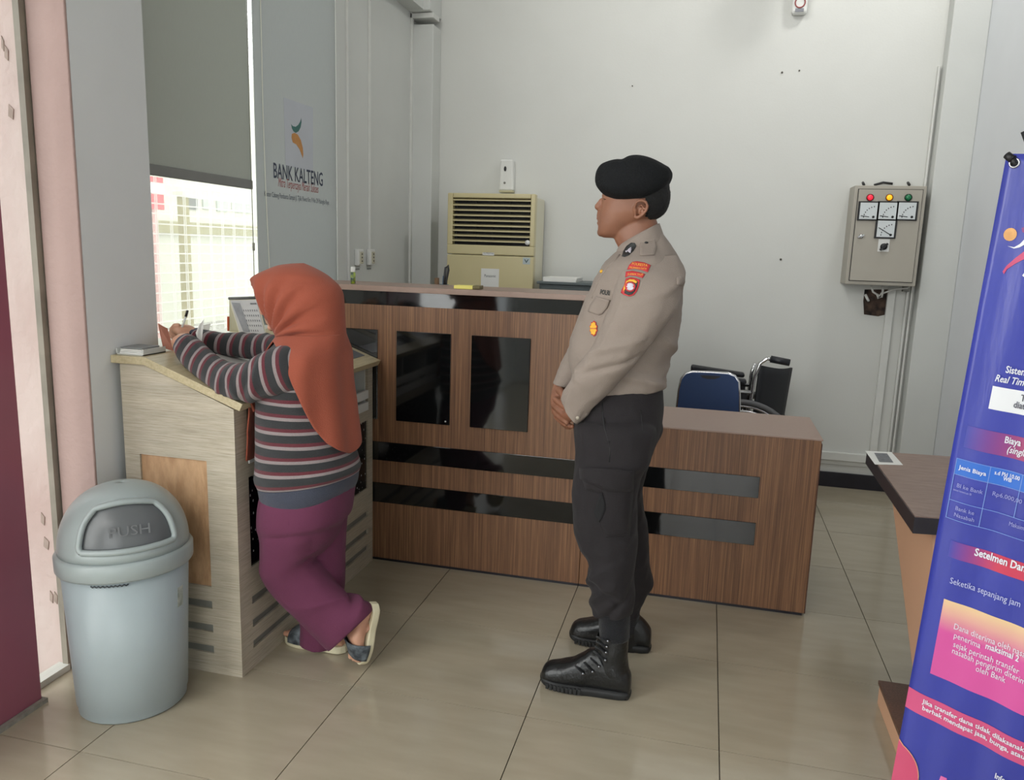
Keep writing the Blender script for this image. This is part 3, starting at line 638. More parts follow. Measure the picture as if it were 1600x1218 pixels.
for r in range(5):
    for c in range(7 if r < 4 else 5):
        u, v = .42+c*.077, .32+r*.135
        dg_.prism([cal(u, v)+nrm*.0018, cal(u+.022, v)+nrm*.0018, cal(u+.022, v+.05)+nrm*.0018, cal(u, v+.05)+nrm*.0018], nrm*.0004)
dg_.build('date_grid', mat('date_print', (92, 94, 102), rough=.6, var=.1), cl)
flat('month_heading', [cal(.72, .14)+nrm*.0018, cal(.94, .14)+nrm*.0018, cal(.94, .18)+nrm*.0018, cal(.72, .18)+nrm*.0018], M_GREYPRINT, cl, .0004)
MB().tube([a0, a1], .006, 10).build('spiral_spine', mat('spiral_grey', (96, 98, 96), rough=.4, var=.2, vscale=200), cl)
ph = thing('stapler', 'small black stapler on the desk beside the calendar, half hidden by the headscarf', 'stapler', (-.64, .66, 1.075))
p = np.array([-.668, .70, slope_z(-.64)+.006])
MB().box(p+[-.01, -.02, 0], p+[.06, .03, .012]).build('base', M_BLACKPL, ph, bevel=.003)
MB().hexa([p+np.array(q) for q in ((-.01, -.015, .016), (.06, -.015, .012), (.06, .02, .012), (-.01, .02, .016), (-.005, -.015, .05), (.05, -.015, .03), (.05, .02, .03), (-.005, .02, .05))]).build('arm', M_BLACKPL, ph, bevel=.004)

# ================================================================ waste bin
M_BIN = mat('blue_grey_plastic', (164, 176, 180), rough=.38, var=.05, vscale=4, bump=.05, bscale=40)
M_BIND = mat('grey_lid_plastic', (158, 168, 168), rough=.35, var=.05, vscale=6)
M_FLAP = mat('dark_grey_flap', (98, 101, 103), rough=.3, var=.05, vscale=5)
BC = np.array([-.637, -.272, 0.0]); BA = math.atan2(CAM[1]-BC[1], CAM[0]-BC[0])+math.radians(4)   # the flap looks out into the room
bn = thing('waste_bin', 'blue grey plastic bin with a domed flap lid beside the writing desk', 'bin', BC)
SX, SY = .90, 1.0
MB().lathe([(0, 0), (.150, 0), (.158, .008), (.160, .035), (.163, .037), (.182, .49), (.178, .49), (.158, .04), (0, .03)], BC, 56, sx=SX, sy=SY, ang=BA).build('body', M_BIN, bn)
wv = MB()
MB().lathe([(.180, .470), (.192, .472), (.196, .478), (.197, .520), (.192, .527), (.184, .530), (.178, .526), (.176, .48)], BC, 56, sx=SX, sy=SY, ang=BA).build('rim', M_BIND, bn)
DOME_H, RD = .200, .184
def dome_pt(th, q, k=1.0):
    """th: angle round the bin from the flap direction, q: 0 rim .. pi/2 top"""
    r = RD*k*math.cos(q)**.85; z = .528+DOME_H*k*math.sin(q)**.95
    x, y = SX*r*math.cos(th), SY*r*math.sin(th)
    return np.array([BC[0]+x*math.cos(BA)-y*math.sin(BA), BC[1]+x*math.sin(BA)+y*math.cos(BA), z])
dm = MB(); NT, NQ = 72, 20; vs = []; fs = []
def opening(th, q):
    th = (th+math.pi) % (2*math.pi)-math.pi; e = .80-.50*max(0, (q-.45)/.75)**2.2
    return abs(th) < e and .16 < q < 1.00-.16*(th/.8)**2
for j in range(NQ+1):
    for i in range(NT): vs.append(dome_pt(2*math.pi*i/NT, math.pi/2*.995*j/NQ))
for j in range(NQ):
    for i in range(NT):
        if not opening(2*math.pi*(i+.5)/NT, math.pi/2*(j+.5)/NQ): fs.append((j*NT+i, j*NT+(i+1) % NT, (j+1)*NT+(i+1) % NT, (j+1)*NT+i))
dm.add(vs, fs, 0, True); dm.build('dome_lid', M_BIND, bn, solidify=.004)
# raised collar round the opening and the recessed swing flap
fl = MB(); nu, nv = 26, 14; vs = []; fs = []
for j in range(nv+1):
    for i in range(nu+1):
        s = i/nu*2-1; q = .12+(j/nv)*.93; vs.append(dome_pt(s*.86, q, .955))
for j in range(nv):
    for i in range(nu): fs.append((j*(nu+1)+i, j*(nu+1)+i+1, (j+1)*(nu+1)+i+1, (j+1)*(nu+1)+i))
fl.add(vs, fs, 0, True); flap = fl.build('swing_flap', M_FLAP, bn, solidify=.003)
def edge_e(q): return .80-.50*max(0, (q-.45)/.75)**2.2
ql, qh = .17, .97
loop = [dome_pt(t, ql, 1.004) for t in np.linspace(-edge_e(ql)+.06, edge_e(ql)-.06, 16)]
loop += [dome_pt(edge_e(q)-(.02 if q < ql+.06 else 0), q, 1.004) for q in np.linspace(ql+.03, .80, 14)]
loop += [dome_pt(t, 1.0-.16*(t/.8)**2-.02, 1.004) for t in np.linspace(edge_e(.84), -edge_e(.84), 16)]
loop += [dome_pt(-edge_e(q)+(.02 if q < ql+.06 else 0), q, 1.004) for q in np.linspace(.80, ql+.03, 14)]
loop.append(loop[0]); MB().tube(loop, .0095, 10, cap=False).build('opening_collar', M_BIND, bn)
fp = dome_pt(0, .40, .966); fr_ = dome_pt(.2, .40, .966)-dome_pt(-.2, .40, .966); fu = dome_pt(0, .55, .966)-dome_pt(0, .3, .966)
Rv = fr_/np.linalg.norm(fr_); Uv = fu/np.linalg.norm(fu)
text('embossed_lettering', 'PUSH', mat('embossed_grey', (110, 112, 114), rough=.3, var=.04), flap, fp-Rv*.055, Rv, Uv, .042, width=.11, depth=.004)
sk = [np.array([BC[0]+SX*r*math.cos(a_)*math.cos(BA)-SY*r*math.sin(a_)*math.sin(BA), BC[1]+SX*r*math.cos(a_)*math.sin(BA)+SY*r*math.sin(a_)*math.cos(BA), z]) for a_, r, z in ((.82, .1795, .40), (.98, .1795, .40), (.98, .1765, .335), (.82, .1765, .335))]
flat('sticker', sk, mat('worn_sticker', (186, 192, 186), rough=.7, col2=(140, 150, 140), vscale=40), bn, .001)
zig = [np.array([BC[0]+SX*.183*math.cos(t)*math.cos(BA)-SY*.183*math.sin(t)*math.sin(BA), BC[1]+SX*.183*math.cos(t)*math.sin(BA)+SY*.183*math.sin(t)*math.cos(BA), .464-.004*(k % 2)]) for k, t in enumerate(np.linspace(-.62, -.05, 19))]
MB().tube(zig, .0022, 6).build('ragged_liner_edge', mat('liner_dark', (60, 66, 70), rough=.6, var=.2), bn)

# ================================================================ electric panel on the back wall
M_BOX = mat('warm_grey_enamel', (168, 163, 152), rough=.42, var=.04, vscale=3)
ep = thing('electric_panel', 'grey wall-mounted electric panel with meters and coloured pilot lamps', 'electric panel', (2.07, 3.0, 1.32))
Y1 = 2.905
MB().box((1.870, Y1, 1.322), (2.262, YB-.004, 1.903)).build('cabinet', M_BOX, ep, bevel=.004)
dr = MB().box((1.893, Y1-.012, 1.346), (2.240, Y1, 1.880)).build('door', M_BOX, ep, bevel=.002)
MB().box((1.889, Y1-.0015, 1.342), (2.244, Y1+.001, 1.884)).build('door_gap', M_BLACKPL, ep)
YD = Y1-.012
def dd(px, py): return at(px, py, 1, YD)
for px, py, c, e, nm in ((1359.5, 308.5, (226, 40, 60), .9, 'red_lamp'), (1389.5, 308.5, (250, 160, 30), 1.3, 'amber_lamp'), (1419, 308.5, (30, 110, 70), .12, 'green_lamp')):
    p = dd(px, py)
    lp = MB().cyl(p-[0, .006, 0], p, .021, 20).build(nm, mat(nm+'_bezel', tuple(int(x*.55) for x in c), rough=.35, var=.1), dr)
    MB().ball(p-[0, .006, 0], .0155, 16, 10, scale=(1, .6, 1)).build(nm, mat(nm+'_glow', c, rough=.2, emit=e), dr)
M_METER = mat('meter_face', (206, 212, 214), rough=.35, var=.03)
for px, py in ((1356.5, 329.5), (1386.5, 329.5), (1416.5, 329.5), (1383.5, 357.5)):
    p = dd(px, py); h = .0475
    mt = MB().box((p[0]-h-.011, YD-.010, p[2]-h-.008), (p[0]+h+.011, YD, p[2]+h+.008)).build('meter', M_BLACKPL, dr, bevel=.001)
    fc = MB().box((p[0]-h, YD-.0115, p[2]-h), (p[0]+h, YD-.010, p[2]+h)).build('meter', M_METER, dr)
    mk = MB()
    for k in range(7):
        a = math.radians(100+k*13); r = h*1.35; q = np.array([p[0]+h*.85+r*math.cos(a)*1.0, YD-.0122, p[2]-h*.8+r*math.sin(a)])
        mk.box(q-[.0026, 0, .0034], q+[.0026, .0008, .0034])
    c0 = np.array([p[0]+h*.62, YD-.0124, p[2]-h*.72])
    low = py < 340
    e0 = c0+np.array([-1.45*h, 0, .12*h if low else .85*h]); 
    mk.tube([c0+np.array([-.5*h if low else 0, 0, 0]), e0], .0022, 6)
    mk.cyl(c0, c0+np.array([0, .001, 0]), .0075, 10)
    mk.build('meter_marks', M_BLACKPL, dr)
p = dd(1380.5, 384)
MB().box(p-[.031, .004, .034], p+[.031, 0, .040]).build('switch_plate', M_WHITEPL, dr, bevel=.001)
sw = MB().cyl(p-[0, .018, .004], p-[0, .004, .004], .019, 18); sw.hexa([p+np.array(q) for q in ((-.024, -.022, -.022), (-.016, -.022, -.029), (-.016, -.008, -.029), (-.024, -.008, -.022), (.015, -.022, .018), (.023, -.022, .011), (.023, -.008, .011), (.015, -.008, .018))])
sw.build('rotary_switch', M_BLACKPL, dr)
p = dd(1345, 369); MB().cyl(p-[0, .006, 0], p, .012, 14).hexa([p+np.array(q) for q in ((-.018, -.012, -.010), (.017, -.012, .002), (.017, -.004, .002), (-.018, -.004, -.010), (-.018, -.012, .0), (.017, -.012, .012), (.017, -.004, .012), (-.018, -.004, .0))]).build('latch', M_STEEL, dr)
wr = MB()
W = lambda px, py, y: at(px, py, 1, y)
wr.tube([W(1361, 446, 3.0), W(1364, 456, 3.0), W(1374, 462, 3.0), W(1379, 456, 3.0), W(1379, 446, 3.0)], .006, 10)
wr.tube([W(1370, 459, 2.99), W(1372, 466, 2.99), W(1378, 464, 2.99), W(1380, 452, 2.99)], .0055, 10)
wr.tube([W(1380, 458, 3.01), W(1395, 452, 3.02), W(1418, 450, 3.03), W(1422, 447, 3.03)], .005, 10)
wr.build('cable', mat('white_cable', (200, 200, 196), rough=.5, var=.08), ep)
MB().tube([W(1352, 460, 3.06), W(1355, 466, 3.05), W(1357, 470, 3.06)], .008, 8).build('cable_end', M_WHITEPL, ep)
MB().box((2.225, 3.03, 1.285), (2.262, 3.06, 1.322)).build('cable_gland', M_SLOT, ep)
for px in (1350, 1421): p = W(px, 286, 3.04); MB().cyl(p+[0, 0, -.01], p+[0, .04, .006], .008, 8).build('mounting_lug', M_BLACKPL, ep)
MB().tube([W(1366, 289, 3.07), W(1380, 285, 3.08), W(1395, 287, 3.07)], .007, 8).build('cable_loop', M_BLACKPL, ep)

# siren / alarm at the top of the back wall, and the sockets
sr = thing('alarm_unit', 'white alarm unit with a red ring high on the back wall', 'alarm', at(1250, 12, 1, YB-.03))
p = at(1250, 6, 1, YB-.05)
MB().hexa([p+np.array(q) for q in ((-.045, .0, -.055), (.045, .0, -.055), (.045, .05, -.055), (-.045, .05, -.055), (-.045, -.02, .16), (.045, -.02, .16), (.045, .05, .16), (-.045, .05, .16))]).build('case', M_WHITEPL, sr, bevel=.016)
rr = [p+np.array([.028*math.cos(t), -.004-.1*.028*(1+math.sin(t)), .006+.028*math.sin(t)]) for t in np.linspace(0, 2*math.pi, 25)]
MB().tube(rr, .004, 8, cap=False).build('red_ring', mat('dull_red', (150, 74, 74), rough=.4, var=.1), sr)
MB().box(p+[-.024, -.004, -.045], p+[.024, .002, -.026]).build('badge', mat('badge_grey', (130, 132, 140), rough=.4, var=.1), sr)
MB().tube([p+[-.1, .045, .35], p+[-.02, .04, .30], p+[0, .03, .16]], .006, 8).build('cable', M_WHITEPL, sr)
hn = thing('siren_horn', 'white siren horn on a bracket above the alarm unit', 'siren', at(1262, -70, 1, YB-.1))
p = np.array(hn['_org'])
h_ = MB(); prof = [(.022, 0), (.042, .07), (.08, .14), (.135, .19), (.14, .195), (.132, .195), (.075, .15), (.016, .07)]
vs = []; N = 28
for r, d in prof:
    for k in range(N): t = 2*math.pi*k/N; vs.append(p+np.array([r*math.cos(t), -d, .10+r*math.sin(t)]))
h_.add(vs, [(i*N+k, i*N+(k+1) % N, (i+1)*N+(k+1) % N, (i+1)*N+k) for i in range(len(prof)-1) for k in range(N)], 0, True).build('horn', M_WHITEPL, hn)
MB().box(p+[-.012, -.03, .07], p+[.012, .1, .13]).build('bracket', M_STEEL, hn, bevel=.002)
def socket(name, label, c, axis, group=None):
    t = thing(name, label, 'socket', c, group); c = np.array(c, float)
    u = np.array([0, 1, 0.]) if axis == 0 else np.array([1, 0, 0.]); n = np.array([1., 0, 0]) if axis == 1 else np.array([-1., 0, 0])
    def bx(du0, du1, z0, z1, d0, d1): a = c+u*du0+n*d0+np.array([0, 0, z0]); b = c+u*du1+n*d1+np.array([0, 0, z1]); return MB().box(a, b)
    return t, bx
for k, (y, lb) in enumerate(((2.08, 'white wall socket on the left wall nearer the pale blind'), (2.245, 'white wall socket on the left wall under the thin cable trunking'))):
    t, bx = socket('wall_socket', lb, (-.95, y, 1.39), 0); 
    MB().box((-.95, y-.035, 1.345), (-.925, y+.04, 1.44)).build('plate', M_WHITEPL, t, bevel=.004)
    MB().box((-.926, y-.015, 1.355), (-.921, y+.025, 1.425)).build('insert', mat('cream_insert', (196, 192, 172), rough=.5, var=.1), t)
    mk = MB()
    for z in (1.367, 1.388, 1.408): mk.box((-.922, y+.002, z), (-.919, y+.012, z+.007))
    mk.build('contact_hole', M_BLACKPL, t)
    MB().box((-.949, y-.03, 1.318), (-.948, y+.03, 1.328)).build('caption_strip', mat('faded_caption', (150, 152, 150), rough=.8, var=.4, vscale=90), t)
pr = at(1490, 425, 0, XR)
t = thing('light_switch', 'small cream light switch on the right wall above the blue banner edge', 'switch', pr)
MB().box(pr+[-.012, -.035, -.05], pr+[0, .035, .05]).build('plate', M_WHITEPL, t, bevel=.003)
for k in range(3): MB().box(pr+[-.017, -.02, -.04+k*.028], pr+[-.011, .02, -.018+k*.028]).build('rocker', mat('cream_rocker', (176, 168, 146), rough=.5, var=.1), t, bevel=.002)

# ================================================================ chairs behind the low counter
YCH = 1.95
ch = thing('stacking_chair', 'blue upholstered stacking chair with a chrome frame behind the low counter', 'chair', (1.11, 1.78, 0))
def cp(px, py, dy=0.0): return at(px, py, 1, YCH+dy)
oc = [cp(*q) for q in ((1056, 660), (1058, 637), (1061, 610), (1065, 592), (1072, 584), (1082, 581.5), (1110, 582), (1138, 584), (1148, 588), (1154, 597), (1155, 615), (1155, 640), (1155, 665))]
bk = oc[:]
MB().prism(bk, (0, .035, 0)).build('backrest', mat('blue_upholstery', (38, 62, 104), rough=.65, var=.12, vscale=3, bump=.1, bscale=300), ch, bevel=.006)
MB().tube([q+np.array([0, .012, 0]) for q in ([oc[0]*[1, 1, 0]+[0, 0, .02]]+oc+[oc[-1]*[1, 1, 0]+[0, 0, .02]])], .0085, 10).build('frame', M_STEEL, ch)
hd = [cp(*q, -.002) for q in ((1094, 586), (1098, 590), (1106, 592), (1117, 592), (1123, 590), (1127, 587.5)) ]
MB().prism(hd, (0, .01, 0)).build('handle_slot', M_BLACKPL, ch)
MB().box((.96, 1.52, .43), (1.27, 1.95, .48)).build('seat', mat('blue_seat', (36, 58, 98), rough=.65, var=.12, vscale=3), ch, bevel=.015)
for x in (.965, 1.265): MB().tube([(x, 1.94, .45), (x, 1.55, .44), (x, 1.5, .4), (x, 1.52, .0)], .011, 10).build('leg', M_STEEL, ch)

wc = thing('wheelchair', 'black folding wheelchair with chrome frame against the back wall', 'wheelchair', (1.35, 2.6, 0))
M_VINYL = mat('black_vinyl', (30, 32, 38), rough=.42, var=.15, vscale=12, bump=.15, bscale=60)
M_VINYL2 = mat('black_canvas', (26, 28, 34), rough=.6, var=.2, vscale=8)
YN, YFW = 2.40, 2.66
def wp(px, py, y=YN): return at(px, py, 1, y)
bkp = [wp(1176, 650), wp(1177, 610), wp(1180, 590), wp(1186, 570), wp(1196, 567)]
off = np.array([0, 0, 0.])
fa = [wp(1238, 573, YFW), wp(1229, 610, YFW), wp(1223, 650, YFW)]
m = MB(); nb = bkp[::-1]
q0, q1 = wp(1187, 570), wp(1176, 655); r0, r1 = wp(1237, 574, YFW), wp(1222, 660, YFW)
NS = 8; vs = []; 
for i in range(NS+1):
    t = i/NS
    for j in range(7):
        s = j/6; P0 = q0*(1-s)+q1*s; P1 = r0*(1-s)+r1*s; pt = P0*(1-t)+P1*t; pt = pt+np.array([.02*math.sin(math.pi*t), 0, -.012*math.sin(math.pi*t)*(1-s)]); vs.append(pt)
m.add(vs, [(i*7+j, (i+1)*7+j, (i+1)*7+j+1, i*7+j+1) for i in range(NS) for j in range(6)], 0, True)
m.build('backrest', M_VINYL2, wc, solidify=.012)
def wheel_parts(y, side):
    c = np.array([1.31, y, .335]); ring = lambda r: [c+np.array([r*math.cos(t), 0, r*math.sin(t)]) for t in np.linspace(0, 2*math.pi, 49)]
    w = MB().tube(ring(.312), .017, 10, cap=False).build('wheel', mat('grey_tyre', (96, 96, 98), rough=.6, var=.1), wc)
    MB().tube(ring(.290), .008, 8, cap=False).build('wheel_rim', M_STEEL, w)
    MB().tube([q+np.array([0, side*.03, 0]) for q in ring(.265)], .008, 8, cap=False).build('push_ring', M_STEEL, w)
    sp = MB()
    for k in range(16): t = 2*math.pi*k/16; sp.cyl(c, c+np.array([.29*math.cos(t), 0, .29*math.sin(t)]), .0018, 6)
    sp.cyl(c-[0, .02, 0], c+[0, .02, 0], .02, 14); sp.build('spokes', M_STEEL, w)
wheel_parts(2.36, -1); wheel_parts(2.72, 1)
for y in (YN, YFW):
    dx = 0; T = lambda pts: [np.array(q, float)+[dx, 0, 0] for q in pts]
    up = [(1.33, y, .25), (1.345, y, .55), (1.36, y, .78)]
    if y == YN: up += [(1.385, y, .87), (1.42, y, .90), (1.45, y, .898)]
    else: up += [(1.375, y, .835)]
    fm = MB().tube(T(up), .011, 10)
    fm.tube(T([(1.36, y, .70), (1.05, y, .70), (.98, y, .66), (.97, y, .45), (.93, y, .15)]), .011, 10)
    fm.tube(T([(1.34, y, .40), (.97, y, .40)]), .011, 10); fm.tube(T([(1.33, y, .22), (1.0, y, .2)]), .010, 10)
    fm.build('side_frame', M_STEEL, wc)
    if y == YN: MB().tube([(1.44, y, .900), (1.545, y, .885)], .020, 12).build('push_handle', M_VINYL, wc)
    z = .775
    MB().hexa(T([(1.00, y-.028, z-.012), (1.32, y-.028, z-.030), (1.32, y+.028, z-.030), (1.00, y+.028, z-.012), (1.00, y-.028, z+.030), (1.32, y-.028, z+.0), (1.32, y+.028, z+.0), (1.00, y+.028, z+.030)])).build('armrest', M_VINYL, wc, bevel=.012)
    MB().box((1.0+dx, y-.006, .46), (1.33+dx, y+.006, .70)).build('side_guard', M_VINYL2, wc)
    cst = np.array([.99+dx, y, .09]); MB().tube([cst+np.array([.075*math.cos(t), 0, .075*math.sin(t)]) for t in np.linspace(0, 2*math.pi, 25)], .014, 8, cap=False).cyl(cst-[0, .012, 0], cst+[0, .012, 0], .03, 12).build('caster', M_BLACKPL, wc)
MB().tube([(1.0, YN, .40), (1.0, YFW, .40)], .011, 10).build('cross_brace', M_STEEL, wc); MB().tube([(1.34, YN, .22), (1.34, YFW, .22)], .011, 10).build('cross_brace', M_STEEL, wc)
MB().hexa([(.97, YN, .44), (1.34, YN, .44), (1.34, YFW, .44), (.97, YFW, .44), (.97, YN, .47), (1.34, YN, .47), (1.34, YFW, .47), (.97, YFW, .47)]).build('seat', M_VINYL, wc, bevel=.01)

# ================================================================ brown desk at the right
M_PALEWOOD = mat('pale_wood_panel', (212, 166, 134), rough=.45, var=.06, vscale=2, stretch=(1, 1, .3))
M_DTOP = streak('brown_desk_top', (150, 124, 112), (128, 104, 94), (166, 142, 130), (3, 24, 3), 5, rough=.4, bump=.04)
M_EDGE = mat('black_edge_band', (44, 40, 46), rough=.38, var=.12, vscale=20)
rd = thing('office_desk', 'brown desk with a thick black edge and slanted pale side standing behind the blue banner', 'desk', (2.05, .5, 0))
c0, c1 = at(1356, 704, 2, .755), at(1430, 806, 2, .755)
MB().prism([c0, c1, (2.44, c1[1]+.10, .755), (2.44, c0[1]+.06, .755)], (0, 0, -.003)).build('desk_top', M_DTOP, rd)
MB().prism([c0+np.array([-.004, .004, 0]), c1+np.array([-.002, -.006, 0]), np.array([2.442, c1[1]+.09, .755]), np.array([2.442, c0[1]+.064, .755])], (0, 0, -.0)).build('edge_line', M_EDGE, rd) if False else None
MB().prism([c0+np.array([-.003, .003, -.003]), c1+np.array([-.002, -.004, -.003]), np.array([2.442, c1[1]+.096, .752]), np.array([2.442, c0[1]+.064, .752])], (0, 0, -.048)).build('black_edge', M_EDGE, rd, bevel=.001)
xp = 1.755
tl, bl = at(1386, 768, 0, xp), at(1414.5, 1108, 0, xp)
tl[2] = .704; tr_ = np.array([xp, .20, .704]); br_ = np.array([xp+.04, -.02, .083]); bl[0] = xp+.04; bl[2] = .083
MB().prism([tl, tr_, br_, bl], (.02, 0, 0)).build('side_panel', M_PALEWOOD, rd)
MB().prism([(xp+.03, .19, .704), (2.42, .30, .704), (2.42, .06, .083), (xp+.06, -.03, .083)], (.0, .02, 0)).build('front_panel', M_WOODSIDE, rd)
e0, e1 = at(1372, 1098, 2, .075), at(1424, 1218, 2, .075)
pl = thing('plinth_board', 'low brown wooden platform on the floor at the foot of the blue banner', 'platform', (1.9, -.1, 0))
MB().box((1.722, -.62, .0), (2.43, .42, .068)).build('body', M_PALEWOOD, pl, bevel=.002)
MB().box((1.718, -.62, .068), (2.43, .424, .082)).build('top_board', M_WOODSIDE, pl, bevel=.001)
ntc = thing('notice_sheet', 'white printed notice stuck flat on the corner of the brown desk', 'notice', at(1380, 715, 2, .757))
flat('sheet', [at(a, b, 2, .7562) for a, b in ((1352, 704), (1393, 706), (1411, 726), (1367, 725))], M_PAPER, ntc, .0008)
flat('printed_block', [at(a, b, 2, .7575) for a, b in ((1366, 707), (1386, 708), (1396, 722), (1374, 721))], M_GREYPRINT, ntc, .0004)

# ================================================================ blue X-banner at the right
BO = at(1573, 240, 1, -.57)                                        # top left corner of the sheet
BR = .668*CR - .223*CU - .71*CF; BR /= np.linalg.norm(BR)
_d = CF + CR*((1393-800)/F_PX) - CU*((1218-609)/F_PX)                 # lower left edge, square to the printed lines
BD = CAM + _d*(np.dot(BO-CAM, BR)/np.dot(_d, BR)) - BO
BL = np.linalg.norm(BD); BD /= BL
BNV = np.cross(BR, -BD); BNV /= np.linalg.norm(BNV)
if np.dot(BNV, CAM-BO) < 0: BNV = -BNV
BU = -BD; BH, BW = 1.56, .60
def wave(u, v):
    """soft vertical folds of the hanging sheet"""
    e = min(1.0, max(0.0, v/.25))
    return e*(.0024*math.sin(u*34+.8*math.sin(v*3.1)) + .0016*math.sin(u*71+v*4+1.3)) + .0012*math.sin(u*23-v*7)
def bw(u, v, off=0.0): return BO + BR*u + BD*v + BNV*(wave(u, v)+off)
def buv(px, py):
    p = ray_plane(px, py, BO, BNV)-BO; return float(np.dot(p, BR)), float(np.dot(p, BD))
def warp(p):
    q = np.array(p)-BO; u, v = np.dot(q, BR), np.dot(q, BD); return bw(u, v, np.dot(q, BNV))
M_BLUE = mat('blue_vinyl_sheet', (58, 66, 160), rough=.26, spec=.6, col2=(54, 60, 148), vscale=3, bump=.25, bscale=9, bstretch=(2, 2, .35))
bnr = thing('banner_stand', 'blue printed banner on a black X stand beside the brown desk', 'banner', np.array([BO[0]+.2, BO[1]-.25, 0]))
def sheet(name, u0, v0, u1, v1, m, off, nu=24, nv=60, uf=None, grad=None):
    nu = max(6, int(80*abs(u1-u0))); nv = max(2, int(58*abs(v1-v0)))
    mb = MB(); vs = []
    for j in range(nv+1):
        for i in range(nu+1):
            v = v0+(v1-v0)*j/nv; u = u0+(u1-u0)*i/nu; vs.append(bw(u, v, off))
    mb.add(vs, [(j*(nu+1)+i, j*(nu+1)+i+1, (j+1)*(nu+1)+i+1, (j+1)*(nu+1)+i) for j in range(nv) for i in range(nu)], 0, True)
    return mb
bs = sheet('vinyl_sheet', 0, 0, BW, BH, M_BLUE, 0, 48, 90).build('vinyl_sheet', M_BLUE, bnr, solidify=.0012)
MARG = .003
def poly_on(name, uvs, m, off=.002):
    """flat print following the folds, subdivided"""
    mb = MB(); me = bmesh.new(); f = me.faces.new([me.verts.new((u, v, 0)) for u, v in uvs])
    bmesh.ops.triangulate(me, faces=[f]); bmesh.ops.subdivide_edges(me, edges=me.edges, cuts=7, use_grid_fill=True)
    me.verts.index_update(); vs = [bw(v.co.x, v.co.y, off) for v in me.verts]; fs = [[w.index for w in f.verts] for f in me.faces]; me.free()
    mb.add(vs, fs, 0, True); return mb.build(name, m, bs)
def band(name, pxy_l, h, u1, m, off=.002, u0=None):
    u, v = buv(*pxy_l); u = u if u0 is None else u0
    return sheet(name, u, v, u1, v+h, m, off, 24, 4).build(name, m, bs)
def grad(name, c1, c2, axis, lo, hi):
    """colour print graded along the sheet (a printed gradient)"""
    m = mat(name, c1, rough=.3, spec=.6); nt = m.node_tree; b = nt.nodes['Principled BSDF']; tc = nt.nodes.new('ShaderNodeTexCoord')
    dt = nt.nodes.new('ShaderNodeVectorMath'); dt.operation = 'DOT_PRODUCT'; dt.inputs[1].default_value = tuple(axis)
    mr = nt.nodes.new('ShaderNodeMapRange'); mr.inputs[1].default_value = lo; mr.inputs[2].default_value = hi
    cr = nt.nodes.new('ShaderNodeValToRGB'); cr.color_ramp.elements[0].color = lin(c1); cr.color_ramp.elements[1].color = lin(c2)
    nt.links.new(tc.outputs['Object'], dt.inputs[0]); nt.links.new(dt.outputs['Value'], mr.inputs[0]); nt.links.new(mr.outputs[0], cr.inputs[0]); nt.links.new(cr.outputs[0], b.inputs['Base Color'])
    return m
orgd = np.array(bnr['_org'])
def ucoord(u): return float(np.dot(BO+BR*u-orgd, BR))
def vcoord(v): return float(np.dot(BO+BD*v-orgd, BD))
M_BW = mat('banner_white', (226, 228, 232), rough=.3, spec=.6, var=.03)
M_BTXT = mat('banner_white_lettering', (220, 222, 232), rough=.35, var=.03)
M_BTHIN = mat('banner_pale_lettering', (150, 154, 208), rough=.35, var=.03)
M_BGREY = mat('banner_grey_lettering', (96, 98, 110), rough=.35, var=.03)
M_HEAD = mat('banner_table_blue', (52, 108, 200), rough=.3, var=.05)
M_LINE = mat('banner_table_line', (120, 150, 214), rough=.3, var=.03)
def btext(body, px, py, size, m=None, bold=0.0, shear=0.0, off=.004, xs=.69):
    u, v = buv(px, py)
    text('lettering', body, m or M_BTXT, bs, BO+BR*u+BD*v, BR, BU, size, bold=bold, shear=shear, depth=off, xscale=xs, warp=warp)
# coin, running figure fragments at the top
u, v = buv(1579, 366); poly_on('printed_coin', [(u+.011*math.cos(t), v+.012*math.sin(t)) for t in np.linspace(0, 2*math.pi, 17)[:-1]], mat('coin_print', (226, 172, 106), rough=.3, col2=(206, 150, 90), vscale=60))
poly_on('printed_arm', [buv(*q) for q in ((1575, 384), (1585, 386), (1594, 381), (1603, 372), (1612, 366), (1612, 374), (1603, 381), (1594, 386), (1585, 388))], M_BW)
poly_on('printed_leg', [buv(*q) for q in ((1567, 424), (1573, 415), (1588, 402), (1600, 393), (1616, 384), (1616, 400), (1602, 404), (1588, 411), (1574, 420), (1569, 428))], mat('pink_print', (196, 66, 112), rough=.3, var=.05))
poly_on('printed_shape', [buv(*q) for q in ((1597, 356), (1606, 352), (1612, 360), (1606, 366), (1598, 362))], mat('plum_print', (132, 56, 120), rough=.3, var=.05))
poly_on('printed_foot', [buv(*q) for q in ((1598, 430), (1606, 420), (1614, 426), (1606, 436))], M_BW)
btext('Sistem BI-RTGS', 1572, 581, .0195, bold=.02)
btext('Real Time Gross Settlement', 1555, 594, .0195, bold=.015, shear=.25)
u0, v0 = buv(1552, 602); u1, v1 = buv(1546, 636)
sheet('white_box', u0, v0, BW-.03, v1+.002, M_BW, .0018, 20, 6).build('white_box', M_BW, bs)
btext('Transaksi', 1594, 626, .0185, M_BGREY, .02); btext('diatas', 1583, 636, .0185, M_BGREY, .02)
M_REDB = grad('banner_red_band', (58, 66, 160), (176, 60, 88), BR, ucoord(.02), ucoord(.15))
v0 = buv(1530, 668)[1]; v1 = buv(1540, 706)[1]
sheet('red_band', .02, v0, BW-.03, v1, M_REDB, .0018, 24, 6).build('red_band', M_REDB, bs)
btext('Biaya', 1569, 691, .0195, bold=.02); btext('(single', 1572, 706, .0195, bold=.015, shear=.25)
